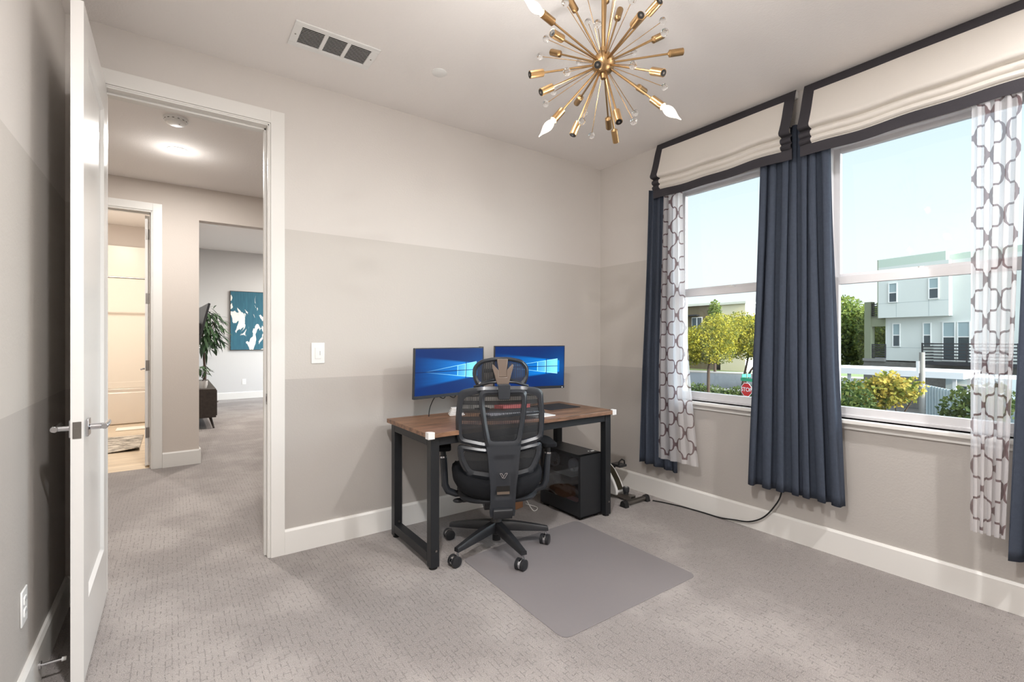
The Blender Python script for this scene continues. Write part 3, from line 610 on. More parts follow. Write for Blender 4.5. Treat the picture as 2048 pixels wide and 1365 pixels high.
# monitors on an arm pole
def m_screen():
    m, nt, b = nodes('monitor_picture'); g = NG(nt); uv = nt.nodes.new('ShaderNodeUVMap'); u, v = g.xyz(uv.outputs[0])[:2]
    dv = g.m('ABSOLUTE', g.m('SUBTRACT', v, .5)); du = g.m('SUBTRACT', .93, u)
    wedge = g.m('DIVIDE', dv, g.m('ADD', g.m('MULTIPLY', du, .22), .16))               # 0 on the axis, 1 on the beam edge
    inside = g.m('SUBTRACT', 1., g.smooth(wedge, .78, 1.02))
    fall = g.m('POWER', g.m('SUBTRACT', 1., g.m('MINIMUM', g.m('MAXIMUM', g.m('MULTIPLY', g.m('ABSOLUTE', du), .95), 0.), 1.)), 1.6)
    rays = g.m('ADD', .6, g.m('MULTIPLY', g.noise(g.scale(uv.outputs[0], (.6, 7, 1)), 2.2, 2), .8))
    left = g.m('GREATER_THAN', du, 0.)
    c = g.mix(g.m('MULTIPLY', g.m('MULTIPLY', g.m('MULTIPLY', inside, rays), fall), left), (0, 34, 88), (0, 136, 232))
    far = g.m('POWER', g.m('MAXIMUM', g.m('SUBTRACT', 1., g.m('MULTIPLY', g.m('ADD', g.m('ABSOLUTE', du), dv), 1.15)), 0.), 2.)
    c = g.mix(g.m('MULTIPLY', far, .55), c, (0, 84, 150))
    hw = g.m('ADD', .115, g.m('MULTIPLY', g.m('SUBTRACT', u, .60), .24))                     # panes grow towards the right
    inwin = g.m('MULTIPLY', g.m('LESS_THAN', dv, hw), g.m('MULTIPLY', g.m('GREATER_THAN', u, .60), g.m('LESS_THAN', u, .90)))
    bright = g.smooth(u, .58, .92)
    c = g.mix(g.m('MULTIPLY', inwin, g.m('ADD', .25, g.m('MULTIPLY', bright, .75))), c, (120, 214, 255))
    edge = g.m('MULTIPLY', g.m('LESS_THAN', g.m('ABSOLUTE', g.m('SUBTRACT', dv, hw)), .006), g.m('GREATER_THAN', u, .12)); edge = g.m('MULTIPLY', edge, g.m('MULTIPLY', g.m('LESS_THAN', u, .90), g.smooth(u, .0, .9)))
    c = g.mix(edge, c, (150, 225, 255))
    vl = g.m('MULTIPLY', g.m('LESS_THAN', dv, hw), g.m('ADD', g.m('LESS_THAN', g.m('ABSOLUTE', g.m('SUBTRACT', u, .602)), .004), g.m('LESS_THAN', g.m('ABSOLUTE', g.m('SUBTRACT', u, .722)), .005)))
    c = g.mix(vl, c, (150, 228, 255))
    dark = g.m('MULTIPLY', g.m('LESS_THAN', dv, g.m('ADD', hw, .04)), g.m('LESS_THAN', g.m('ABSOLUTE', g.m('SUBTRACT', u, .732)), .006))
    dark = g.m('MAXIMUM', dark, g.m('MULTIPLY', g.m('LESS_THAN', dv, .009), g.m('LESS_THAN', u, .9)))
    c = g.mix(g.m('MULTIPLY', dark, .85), c, (2, 22, 66))
    nt.links.new(c, b.inputs['Emission Color']); b.inputs['Emission Strength'].default_value = 1.25; b.inputs['Base Color'].default_value = (.003, .003, .004, 1); b.inputs['Specular IOR Level'].default_value = .15; b.inputs['Roughness'].default_value = .4
    return m
M_SCREEN = m_screen()
def monitor(pa, pb, ztop, label, tilt):
    pa = Vector(pa); pb = Vector(pb); d = pb-pa; w = d.length; ang = math.atan2(d.y, d.x); c = (pa+pb)/2; h = .316
    o = thing('monitor', label, 'monitor', (c.x, c.y, ztop-h), 0, 'computer monitors above the desk'); o.rotation_euler = (R(tilt), 0, ang)
    MB().box((-w/2, 0, 0), (w/2, .02, h)).build('housing', M_GREYPL, o, bevel=.002)
    MB().box((-w/2+.1, .02, .06), (w/2-.1, .045, h-.07)).build('rear_cover', M_GREYPL, o, bevel=.008)
    s_ = MB(); a, b_, z0, z1 = -w/2+.006, w/2-.006, .020, h-.006
    s_.add([(a, -.0008, z0), (b_, -.0008, z0), (b_, -.0008, z1), (a, -.0008, z1)], [(0, 1, 2, 3)]); s_.build('screen', M_SCREEN, o, smooth=0, uvs=[(0, 0), (1, 0), (1, 1), (0, 1)])
    MB().box((-w/2, -.002, 0), (w/2, 0, .018)).build('bezel', M_GREYPL, o, bevel=.0008)
    led = MB().box((w/2-.022, -.0026, .005), (w/2-.014, -.0019, .010)); led.build('power_light', mat('led_amber', (200, 200, 205), .4, emit=(220, 220, 230), es=.6), o); return o
monitor((-1.897, -.275), (-1.345, -.180), 1.180, 'left monitor with blue wallpaper, partly hidden by the chair headrest', 2.5)
monitor((-1.262, -.200), (-.716, -.322), 1.188, 'right monitor with blue wallpaper, beyond the chair headrest', 2.5)
ma = thing('monitor_mount', 'black double monitor mount with round pole standing at the back of the desk', 'monitor arm', (-1.315, -.118, ZT))
MB().box((-.045, -.04, 0), (.045, .018, .012)).build('clamp', M_BLKMET, ma, bevel=.002); MB().cyl((0, 0, .012), (0, 0, .445), .0175, n=24).build('pole', M_BLKMET, ma)
for sx, tx, ty, tz in ((-1, -.30, -.045, .29), (1, .325, -.075, .29)):
    m = MB(); m.tube([(0, 0, .27), (sx*.12, .035, .27), (tx, ty, .285)], .014, n=12); m.box((tx-.04, ty-.012, tz-.04), (tx+.04, ty, tz+.04)); m.build('arm', M_BLKMET, ma)
def cable(name, pts, r, mt, label, n=8, sub=6):
    P = [Vector(p) for p in pts]; Q = []
    for i in range(len(P)-1):
        a, b, c, d = P[max(i-1, 0)], P[i], P[i+1], P[min(i+2, len(P)-1)]
        for k in range(sub):
            t = k/sub; Q.append(.5*((2*b)+(c-a)*t+(2*a-5*b+4*c-d)*t*t+(3*b-a-3*c+d)*t**3))
    Q.append(P[-1]); return tag(MB().tube(Q, r, n=n).build(name, mt), label, 'cable')
cable('monitor_cable', [(-1.76, -.20, ZT+.003), (-1.745, -.19, .80), (-1.71, -.20, .865), (-1.66, -.21, .85), (-1.63, -.20, .87), (-1.58, -.20, .848), (-1.55, -.19, .87), (-1.50, -.18, .88), (-1.42, -.14, .90)], .003, M_RUB, 'thin black cable looping under the left monitor down to the desk')
cable('white_cable', [(-.96, -.17, .012), (-.93, -.27, .008), (-.99, -.30, .006), (-.98, -.20, .06), (-.96, -.10, .12), (-.97, -.06, .35), (-.98, -.06, .66)], .0028, M_WHITEPL, 'white cable hanging from the desk and curling on the carpet beside the computer')
bb = MB(); bb.prism([(-.095, 0), (.095, 0), (.09, .075), (.03, .085), (-.09, .07)], 'y', -.05, .05); bo_ = bb.build('paper_bag', mat('kraft_paper', (150, 108, 78), .8, var=.2, vscale=20), bevel=.004, loc=(-1.10, -.16, 0), rot=(0, 0, R(12))); tag(bo_, 'small brown paper bag on the carpet under the desk', 'bag')
# ---------------- computer tower
pc = thing('computer_tower', 'black computer tower with smoked glass side under the desk', 'computer', (-.748, -.42, 0))
x0, x1, y0, y1, z0, z1 = -.1, .1, -.215, .215, .018, .445
m = MB(); m.box((x0, y0, z0), (x1, y0+.02, z1)); m.box((x0, y1-.012, z0), (x1, y1, z1)); m.box((x1-.006, y0, z0), (x1, y1, z1)); m.box((x0, y0, z1-.008), (x1, y1, z1)); m.box((x0, y0, z0), (x1, y1, z0+.008))
m.box((x0, y0+.02, z0), (x0+.004, y1-.012, .115)); m.box((x0+.004, y0+.02, .107), (x1-.006, y1-.012, .113)); m.box((x0, y0+.02, z1-.022), (x0+.004, y1-.012, z1-.008)); m.box((x0, y1-.03, .115), (x0+.004, y1-.012, z1-.022)); 
m.build('case', M_BLKMET, pc, bevel=.0015)
MB().box((x0, y0+.022, .116), (x0+.0035, y1-.032, z1-.023)).build('glass_panel', M_SMOKE, pc, smooth=0)
bd = MB().box((x1-.02, y0+.08, .13), (x1-.012, y1-.03, .42)); bd.build('motherboard', mat('board', (112, 116, 118), .5, var=.6, vscale=40), pc)
gp = MB().box((-.06, -.08, .235), (.08, .195, .265)); gp.box((-.065, -.085, .262), (.08, .195, .268), 1); gp.build('graphics_card', [M_BLKPL, mat('card_plate', (190, 196, 198), .4, .2)], pc, bevel=.002)
def fan(nm, c, ax, r=.056):
    c = Vector(c); m = MB(); n = 28; d = Vector(ax)
    u = d.orthogonal().normalized(); w = d.cross(u); L = []
    rows = [[c+(u*math.cos(t)+w*math.sin(t))*rr+d*h for t in [2*math.pi*i/n for i in range(n)]] for rr, h in ((r, -.010), (r+.005, -.010), (r+.005, .012), (r, .012), (r, -.010))]
    m.grid(rows, close=True); m.cyl(c-d*.009, c+d*.009, .017, n=18)
    for k in range(9):
        t = 2*math.pi*k/9; a = u*math.cos(t)+w*math.sin(t); t2 = t+.5; b = u*math.cos(t2)+w*math.sin(t2)
        m.add([c+a*.016-d*.005, c+b*.018+d*.005, c+b*(r-.003)+d*.006, c+a*(r-.004)-d*.006], [(0, 1, 2, 3)])
    return m.build(nm, mat('fan_grey', (214, 216, 220), .4), pc, smooth=30)
fan('fan', (-.06, .10, .355), (-1, 0, 0), .045); fan('fan', (-.06, -.105, .355), (-1, 0, 0), .04); fan('fan', (.0, y0+.04, .19), (0, 1, 0), .05); fan('fan', (.0, y0+.04, .33), (0, 1, 0), .05)
m = MB(); m.tube([(-.03, .15, .22), (-.05, .08, .16), (-.04, .0, .15), (-.05, -.08, .18), (-.03, -.14, .15)], .012); m.tube([(-.04, .12, .15), (-.05, .03, .2), (-.045, -.06, .14)], .009); m.sphere((-.05, -.03, .165), .028, 12, (1, 1.5, .8)); m.build('cable_bundle', mat('cable_sleeve', (130, 134, 136), .6), pc)
MB().box((-.085, -.16, .1135), (-.03, -.06, .120)).build('label_card', mat('pink_card', (190, 120, 118), .5), pc)
m = MB(); m.cyl((.04, -.15, z1), (.04, -.15, z1+.002), .006, n=14); m.box((.055, -.165, z1), (.085, -.15, z1+.0018)); m.build('port_buttons', M_WHITEPL, pc)
for yy in (-.17, .17):
    for xa in (x0+.01, x1-.045): MB().box((xa, yy-.025, 0), (xa+.035, yy+.025, .018)).build('foot', M_RUB, pc, bevel=.003)

# ================================================================== OFFICE CHAIR
oc = thing('office_chair', 'black mesh ergonomic office chair with headrest, rolled up to the desk', 'office chair', (-1.528, -.632, 0), -R(26))
def ang_arm(k): return R(48.5+72*k+26)
m = MB(); m.lathe([(.085, .030), (.09, .036), (.135, .040), (.160, .034), (.175, .028)], (0, 0, 0), (0, 0, 1), 28); m.build('base_hub', M_BLKPL, oc)
for k in range(5):
    a = ang_arm(k); m = MB(); m.X = Matrix.Rotation(a, 4, 'Z'); rows = []
    for t in [i/8 for i in range(9)]:
        r_ = .03+t*.285; w = .030*(1-t)+.017*t; zt = .158-.058*t**1.3; zb = .112-.036*t**.8
        rows.append([(r_, -w, zb), (r_, w, zb), (r_, w*.95, (zt+zb)/2+.006), (r_, w*.62, zt), (r_, -w*.62, zt), (r_, -w*.95, (zt+zb)/2+.006)])
    m.grid(rows, close=True); n0 = len(rows)*6; m.add([tuple(v) for v in rows[-1]], [(0, 1, 2, 3, 4, 5)]); m.X = Matrix.Rotation(a, 4, 'Z')
    ar = m.build('base_leg', M_BLKPL, oc, smooth=40)
    cx, cy_ = .305*math.cos(a), .305*math.sin(a); sw_ = R(160+26+k*13)
    cm = MB(); cm.X = Matrix.Translation((cx, cy_, 0)) @ Matrix.Rotation(sw_, 4, 'Z')
    cm.cyl((0, 0, .05), (0, 0, .088), .0065, n=14); cm.box((-.006, -.018, .03), (.028, .018, .05)); cm.cyl((.020, -.0085, .0315), (.020, .0085, .0315), .0275, n=24); ca = cm.build('caster', M_CHROME, oc, bevel=.003)
    for s_ in (-1, 1):
        wm = MB(); wm.X = cm.X; y_ = s_*.017; wm.lathe([(-.010, .026), (-.008, .030), (.008, .030), (.010, .026), (.0105, .010), (.0105, .001)], (.020, y_, .0305), (0, s_, 0), 28); wm.build('wheel', M_BLKPL, ca)
m = MB(); m.cyl((0, 0, .046), (0, 0, .20), .0245, n=28); m.cyl((0, 0, .20), (0, 0, .30), .018, n=24); m.build('gas_lift', M_BLKMET, oc)
m = MB(); m.prism(rpoly([(-.12, .262), (.10, .262), (.13, .335), (-.15, .335)], .02, 3), 'x', -.085, .085); m.build('tilt_mechanism', M_BLKPL, oc, bevel=.004)
m = MB(); m.tube([(-.08, .0, .29), (-.16, .0, .285), (-.20, .0, .283)], .007, n=10); m.sphere((-.222, 0, .290), .03, 12, (1.2, .7, .45)); m.build('tilt_lever', M_BLKPL, oc)
m = MB(); m.tube([(.08, .02, .29), (.17, .02, .29), (.2, .02, .29)], .007, n=10); m.box((.19, .0, .28), (.235, .04, .292)); m.build('height_lever', M_BLKPL, oc, bevel=.003)
# seat cushion: bucket pad
def pad(cx, cy_, rx, ry, prof, e=3., n=44, lift=0.):
    rows = []
    for s_, z in prof:
        rows.append([])
        for i in range(n):
            t = 2*math.pi*i/n; c, q = math.cos(t), math.sin(t); x = math.copysign(abs(c)**(2/e), c)*rx*s_; y = math.copysign(abs(q)**(2/e), q)*ry*s_
            rows[-1].append((cx+x, cy_+y, z+lift*(x/rx)**2*(1. if y < .1 else .8)))
    m = MB(); m.grid(rows, close=True); m.add(rows[0], [tuple(range(n))[::-1]]); m.add(rows[-1], [tuple(range(n))]); return m
pad(0, .01, .262, .245, [(.72, .335), (.90, .345), (.985, .375), (1., .41), (.985, .435), (.93, .452), (.8, .455), (.5, .448), (.2, .445)], lift=.055).build('seat_cushion', M_BLKFAB, oc, smooth=60)
pad(0, -.0, .225, .21, [(.8, .325), (1., .332), (1.03, .345), (.95, .36)]).build('seat_shell', M_BLKPL, oc, smooth=50)
def yb(x, z):                                                    # curved surface of the backrest
    return -.235+.9*x*x-.06*math.exp(-((z-.62)/.12)**2)*0+(.10*(.68-z) if z < .68 else -.02*(z-.68)/.3)
up_o = rpoly([(-.245, .668), (-.100, .640), (.100, .640), (.245, .668), (.250, .80), (.236, .955), (.13, .978), (-.13, .978), (-.236, .955), (-.250, .80)], .035)
up_i = rpoly([(-.214, .692), (-.090, .668), (.090, .668), (.214, .692), (.219, .80), (.208, .915), (.12, .942), (-.12, .942), (-.208, .915), (-.219, .80)], .025)
bf = MB(); bf.ring(up_o, up_i, yb, .026); bfo = bf.build('backrest_frame', M_GREYPL, oc, smooth=50)
mm = MB(); mm.fill(up_i, lambda x, z: yb(x, z)+.016); mm.build('backrest_mesh', M_NET, oc, smooth=80)
lo_o = rpoly([(-.19, .478), (-.07, .456), (.07, .456), (.19, .478), (.236, .57), (.240, .655), (.10, .635), (-.10, .635), (-.240, .655), (-.236, .57)], .03)
lo_i = rpoly([(-.165, .512), (-.06, .497), (.06, .497), (.165, .512), (.198, .575), (.208, .622), (.09, .608), (-.09, .608), (-.208, .622), (-.198, .575)], .02)
yl = lambda x, z: yb(x, z)+.006
MB().ring(lo_o, lo_i, yl, .028).build('lumbar_frame', M_GREYPL, oc, smooth=50)
MB().fill(lo_i, lambda x, z: yl(x, z)+.016, 8, 10).build('lumbar_mesh', M_NET, oc, smooth=80)
# spine: looped frame and blade
ys = lambda x, z: -.300+.5*x*x+(.22*max(0, .52-z) if z < .52 else 0)+.02*max(0, z-.7)
sp_o = rpoly([(-.088, .640), (.088, .640), (.115, .78), (.131, .900), (.128, .963), (-.128, .963), (-.131, .900), (-.115, .78)], .03)
sp_i = rpoly([(-.070, .688), (.070, .688), (.088, .78), (.102, .890), (.100, .938), (-.100, .938), (-.102, .890), (-.088, .78)], .022)
MB().ring(sp_o, sp_i, ys, .030).build('spine_loop', M_GREYPL, oc, smooth=50)
def hw(z):
    K = [(.272, .066), (.30, .070), (.34, .068), (.44, .070), (.55, .080), (.62, .086), (.665, .0935)]
    for (a, b), (c, d) in zip(K, K[1:]):
        if a <= z <= c: return b+(d-b)*(z-a)/(c-a)
    return K[-1][1]
rows = []
for i in range(31):
    z = .272+(.665-.272)*i/30; w = hw(z); row = []
    for j in range(17):
        t = -1+j/8; x = t*w; dep = .010 if (abs(t) < .62 and .385 < z < .60) else (.010*max(0, 1-(abs(t)-.62)/.15) if abs(t) < .77 and .385 < z < .60 else 0)
        row.append((x, ys(x, z)+dep-.004*(abs(t)**6), z))
    rows.append(row)
MB().shell(rows, lambda p: (p[0], p[1]+.022, p[2])).build('spine_blade', M_GREYPL, oc, smooth=50)
MB().prism(rpoly([(-.036, .402), (.036, .402), (.036, .446), (-.036, .446)], .005, 3), 'y', ys(0, .42)+.006, ys(0, .42)+.004).build('spine_slot', M_HOLE, oc)
MB().box((-.034, ys(0, .42)+.002, .402), (.034, ys(0, .42)+.0062, .416)).build('slot_tab', mat('tan_reflection_plastic', (96, 84, 74), .4), oc)  # tan reflection painted in as the tab's colour
lg = MB(); yy = ys(0, .505)+.0065
def stroke(a, b, w=.0022): 
    a = Vector(a); b = Vector(b); n = Vector((-(b-a).y, (b-a).x)).normalized()*w; lg.prism([tuple(a+n), tuple(b+n), tuple(b-n), tuple(a-n)], 'y', yy+.005, yy)
for a, b in (((-.020, .519), (-.006, .493)), ((-.020, .519), (-.010, .519)), ((-.010, .519), (-.002, .505)), ((-.006, .493), (.010, .519)), ((.006, .493), (.021, .519)), ((.010, .519), (.021, .519)), ((-.002, .493), (.006, .493))): stroke(a, b, .0011)
lg.build('logo', M_CHROME, oc, smooth=0)
MB().lathe([(0, .085), (.004, .088)], (0, 0, 0), (0, 0, 1), 8)
m = MB(); m.prism(rpoly([(-.262, .262), (-.05, .255), (-.02, .30), (-.20, .335), (-.275, .315)], .012, 3), 'x', -.052, .052); m.build('spine_foot', M_BLKPL, oc, bevel=.005)
# headrest
yh = lambda x, z: -.225+1.3*x*x-.05*(z-1.0)
hd_o = rpoly([(-.135, .972), (-.05, 1.002), (.05, 1.002), (.135, .972), (.158, 1.03), (.155, 1.085), (.115, 1.122), (.04, 1.137), (-.04, 1.137), (-.115, 1.122), (-.155, 1.085), (-.158, 1.03)], .022)
hd_i = rpoly([(-.116, .996), (-.045, 1.022), (.045, 1.022), (.116, .996), (.136, 1.03), (.134, 1.074), (.104, 1.102), (.035, 1.114), (-.035, 1.114), (-.104, 1.102), (-.134, 1.074), (-.136, 1.03)], .015)
hr = MB().ring(hd_o, hd_i, yh, .022).build('headrest', M_GREYPL, oc, smooth=50)
MB().fill(hd_i, lambda x, z: yh(x, z)+.012, 10, 14).build('headrest_mesh', M_NET2, hr, smooth=80)
yk = lambda x, z: -.262+(.10*max(0, z-1.0))
m = MB()
def plate(loop, yf, t): 
    n = len(loop); m.add([(x, yf(x, z), z) for x, z in loop]+[(x, yf(x, z)+t, z) for x, z in loop], [tuple(range(n)), tuple(range(n, 2*n))[::-1]]+[(i, n+i, n+(i+1) % n, (i+1) % n) for i in range(n)])
plate([(-.022, 1.06), (-.030, 1.128), (.030, 1.128), (.022, 1.06), (.024, 1.03), (-.024, 1.03)], yk, .016)
plate([(-.022, 1.03), (-.020, 1.065), (-.052, 1.10), (-.060, 1.095), (-.040, 1.02), (-.030, .985), (.030, .985), (.040, 1.02), (.060, 1.095), (.052, 1.10), (.020, 1.065), (.022, 1.03)][::-1], lambda x, z: yk(x, z)-.004, .014)
m.build('headrest_bracket', mat('bracket_warm_reflection', (104, 91, 82), .28), oc, bevel=.003)  # warm light reflected by the plastic is put into its base colour
m = MB(); m.prism(rpoly([(-.031, .915), (.031, .915), (.034, .995), (-.034, .995)], .008, 3), 'y', -.312, -.270); m.build('headrest_clamp', M_GREYPL, oc, bevel=.003)
m = MB(); m.tube([(-.15, -.20, .975), (-.07, -.245, 1.0), (0, -.255, 1.006), (.07, -.245, 1.0), (.15, -.20, .975)], .007, n=8); m.build('headrest_bar', M_BLKPL, oc)
# arms
for s_ in (-1, 1):
    ar = MB(); ar.tube([(s_*.16, 0, .328), (s_*.24, 0, .332), (s_*.285, 0, .350), (s_*.303, 0, .385), (s_*.306, 0, .45), (s_*.312, 0, .548)], [.017, .019, .021, .021, .020, .020], n=14); a_ = ar.build('armrest', M_GREYPL, oc, smooth=50)
    MB().cyl((s_*.312, 0, .546), (s_*.313, 0, .556), .0205, n=22).build('collar', M_CHROME, a_); MB().cyl((s_*.312, 0, .552), (s_*.314, 0, .60), .016, n=18).build('arm_column', M_BLKPL, a_)
    q = MB(); q.prism([(s_*.314+x, y) for x, y in rpoly([(-.045, -.06), (.045, -.06), (.048, .12), (.03, .19), (-.03, .19), (-.048, .12)], .025, 5)], 'z', .592, .618); q.build('arm_pad', M_BLKFAB, a_, bevel=.007, seg=3)
# ---------------- chair mat
L0, LR, LF, LB = (-1.50, -.33), (-.862, -.617), (-.876, -1.534), (-1.79, -1.50)
matp = rpoly([(-1.773, -.655), (-1.40, -.622), (-.858, -.607), (-.866, -1.525), (-1.785, -1.520)], .05, 6)
def m_mat():
    m = bpy.data.materials.new('frosted_chair_mat'); m.use_nodes = True; nt = m.node_tree; nt.nodes.clear(); g = NG(nt)
    o = nt.nodes.new('ShaderNodeOutputMaterial'); mx = nt.nodes.new('ShaderNodeMixShader'); tr = nt.nodes.new('ShaderNodeBsdfTransparent'); p = nt.nodes.new('ShaderNodeBsdfPrincipled')
    p.inputs['Base Color'].default_value = lin((148, 143, 145))+(1,); p.inputs['Roughness'].default_value = .3; p.inputs['Specular IOR Level'].default_value = .35
    tr.inputs[0].default_value = (.96, .96, .97, 1); geo = nt.nodes.new('ShaderNodeNewGeometry')
    g.bump(g.noise(geo.outputs['Position'], 60, 2), .12, .002, p.inputs['Normal']); mx.inputs[0].default_value = .52
    nt.links.new(tr.outputs[0], mx.inputs[1]); nt.links.new(p.outputs[0], mx.inputs[2]); nt.links.new(mx.outputs[0], o.inputs[0]); return m
n = len(matp)
cm_ = MB(); ctr = (-1.33, -1.07)
rows = []
for sc_, z in ((1., .0012), (1., .0030), (.988, .0040), (.975, .0036)): rows.append([(ctr[0]+(x-ctr[0])*sc_, ctr[1]+(y-ctr[1])*sc_, z+.002*math.sin(x*14)*(1 if y < -1.4 else 0)*0) for x, y in matp])
cm_.grid(rows, close=True); cm_.add(rows[-1], [tuple(range(n))])
tag(cm_.build('chair_mat', m_mat(), smooth=30), 'clear frosted plastic chair mat on the carpet under the office chair', 'chair mat')

# ================================================================== PEDAL EXERCISER
eb = thing('pedal_exerciser', 'small white and black pedal exerciser on the carpet beside the desk', 'exerciser', (-.27, -.43, 0), R(0))
shp = rpoly([(-.045, .028), (-.045, .070), (-.010, .135), (.045, .205), (.12, .255), (.20, .262), (.29, .19), (.31, .028)], .025, 4)
MB().prism(shp, 'x', -.045, .045).build('shell', M_WHITEPL, eb, bevel=.008, seg=3)
outl = [(-.045, .070), (-.010, .135), (.045, .205), (.12, .255)]
m = MB(); rows = []
for k in range(13):
    t = k/12*3; i = min(int(t), 2); f = t-i; a, b = outl[i], outl[i+1]; y, z = a[0]+(b[0]-a[0])*f, a[1]+(b[1]-a[1])*f; d = Vector((b[0]-a[0], b[1]-a[1])).normalized(); ny, nz = -d.y, d.x
    rows.append([(-.026, y+ny*.004, z+nz*.004), (.026, y+ny*.004, z+nz*.004), (.026, y-ny*.004, z-nz*.004), (-.026, y-ny*.004, z-nz*.004)])
m.grid(rows, close=True); m.add(rows[0], [(0, 1, 2, 3)]); m.add(rows[-1], [(3, 2, 1, 0)]); m.build('display_strip', mat('olive_black_strip', (52, 48, 38), .25), eb, smooth=40)
m = MB(); m.box((-.028, -.17, .018), (.028, -.03, .052)); m.box((-.028, .28, .018), (.028, .40, .052)); m.build('beam', M_NICKEL, eb, bevel=.003)
m = MB(); m.lathe([(0, .020), (.012, .020), (.014, .024), (.045, .026), (.052, .022), (.053, .002)], (0, -.10, .052), (0, 0, 1), 22); kn = m.build('tension_knob', M_BLKPL, eb)
MB().box((-.010, -.108, .1052), (.010, -.104, .1058)).box((-.010, -.098, .1052), (.010, -.094, .1058)).build('knob_marks', M_WHITEPL, kn)
for y in (-.190, .40):
    m = MB(); m.cyl((-.115, y, .024), (.115, y, .024), .0185, n=20); f = m.build('foot_bar', mat('grey_metal', (120, 116, 112), .3, .9), eb)
    for s_ in (-1, 1): 
        q = MB(); q.prism([(y-.030, 0), (y+.030, 0), (y+.022, .034), (y+.010, .046), (y-.010, .046), (y-.022, .034)], 'x', s_*.100, s_*.140); q.build('foot_cap', M_RUB, f, bevel=.003)
for s_ in (-1, 1):
    m = MB(); m.cyl((s_*.045, .13, .15), (s_*.062, .13, .15), .018, n=16); m.tube([(s_*.062, .13, .15), (s_*.068, .13+s_*(-.06), .15+s_*.07)], .009, n=8); c_ = m.build('crank', M_BLKPL, eb)
    py_, pz = .13-s_*.06, .15+s_*.07
    m = MB(); m.box((s_*.07, py_-.05, pz-.010), (s_*.15, py_+.05, pz+.010)); pd = m.build('pedal', M_BLKPL, eb, bevel=.004)
    m = MB(); m.tube([(s_*.075, py_-.03, pz), (s_*.08, py_-.03, pz+.035), (s_*.11, py_-.03, pz+.05), (s_*.14, py_-.03, pz+.035), (s_*.145, py_-.03, pz)], .006, n=8); m.build('strap', M_RUB, pd)
cable('power_cable', [(-.118, -.66, .006), (-.09, -.73, .006), (-.055, -.86, .006), (-.035, -1.01, .006), (-.032, -1.15, .008), (-.032, -1.26, .025), (-.034, -1.36, .045), (-.036, -1.45, .10), (-.038, -1.52, .19), (-.036, -1.56, .28), (-.03, -1.57, .42)], .0045, M_RUB, 'black cable running along the baseboard and up behind the wide navy curtain')

# ================================================================== BATHROOM
tub = thing('bathtub', 'white bathtub with tall surround at the back of the bathroom', 'bathtub', (-3.86, 5.9, 0))
m = MB(); m.box((-.73, 0, 0), (.73, .05, .462)); m.box((-.73, .70, 0), (.73, .76, .462)); m.box((-.73, .05, 0), (.73, .70, .12)); m.box((-.73, .05, .12), (-.62, .70, .462)); m.box((.62, .05, .12), (.73, .70, .462)); m.build('tub', M_TUB, tub, bevel=.015, seg=3)
m = MB(); m.box((-.735, .765, .462), (.735, .80, 2.70)); m.box((-.735, .757, .462), (.735, .768, .56)); m.build('surround', M_SURR, tub, bevel=.002)
rd = MB().cyl((-4.6, 5.93, 2.13), (-3.12, 5.93, 2.13), .0125, n=16).build('shower_rod', M_NICKEL); tag(rd, 'shower rod above the bathtub', 'shower rod')
bmt = MB().box((-3.72, 5.28, -.004), (-3.20, 5.52, .010)).build('bath_mat', mat('white_terry', (222, 214, 202), .95, bump=.8, bscale=150), bevel=.004); tag(bmt, 'white bath mat on the floor before the bathtub', 'bath mat')
def m_rug():
    m, nt, b = nodes('marbled_rug'); g = NG(nt); t = nt.nodes.new('ShaderNodeTexCoord'); P = g.scale(t.outputs['Object'], (2.5, 7, 1))
    n = g.noise(P, 2.0, 8, .75); c = g.mix(g.smooth(n, .40, .58), (86, 80, 72), (190, 180, 166)); nt.links.new(c, b.inputs['Base Color']); b.inputs['Roughness'].default_value = .95; return m
rg = MB(); rw = []
for i in range(13):
    y = 3.72+1.05*i/12; rw.append([(-4.35+(.95)*j/10, y, .006+(.03 if (i == 0 and j > 7) else 0)*(j-7)/3) for j in range(11)])
rg.shell(rw, lambda p: (p[0], p[1], p[2]-.007)); tag(rg.build('rug', m_rug(), smooth=40), 'grey and white marbled rug on the bathroom floor with a curled corner', 'rug')
for lx, ly in ((-1.6, 4.6), (-.6, 6.6)): lamp('loft_fill_light', 'AREA', (lx, ly, 3.0), 62, (1, .92, .84), shape='DISK', size=.14)  # added unseen lamps without fixtures, brightening the loft
downlight(-3.85, 4.6, 3.04, 44, (1, .95, .88), 'recessed light in the bathroom ceiling')

# ================================================================== LOFT
cs = thing('media_console', 'dark walnut media console on angled legs against the loft wall', 'media console', (-2.80, 5.68, 0))
m = MB(); m.box((-.19, -.93, .153), (.195, .93, .548)); m.build('cabinet', M_WALNUT, cs, bevel=.003)
for k in range(3):
    y = -.90+k*.605; dd = MB().box((.195, y, .175), (.208, y+.59, .525)).build('cabinet_door', M_WALNUT, cs, bevel=.002); MB().cyl((.208, y+.05, .36), (.225, y+.05, .36), .01, n=12).build('knob', M_NICKEL, dd)
for sx in (-1, 1):
    for sy in (-1, 1): MB().cyl((sx*.13, sy*.80, .153), (sx*.17, sy*.90, 0), .020, .011, n=14).build('leg', M_WALNUT, cs)
tv = thing('television', 'large black television mounted on the loft wall above the console', 'television', (-2.765, 5.98, 1.36)); tv.rotation_euler = (0, R(13), R(2.5))
MB().box((-.03, -.72, -.41), (0, .72, .41)).build('housing', M_BLKPL, tv, bevel=.004); MB().box((0, -.705, -.395), (.0015, .705, .395)).build('screen', M_DARKGL, tv); MB().box((-.26, -.12, -.12), (-.03, .12, .12)).build('wall_mount', M_BLKMET, tv)
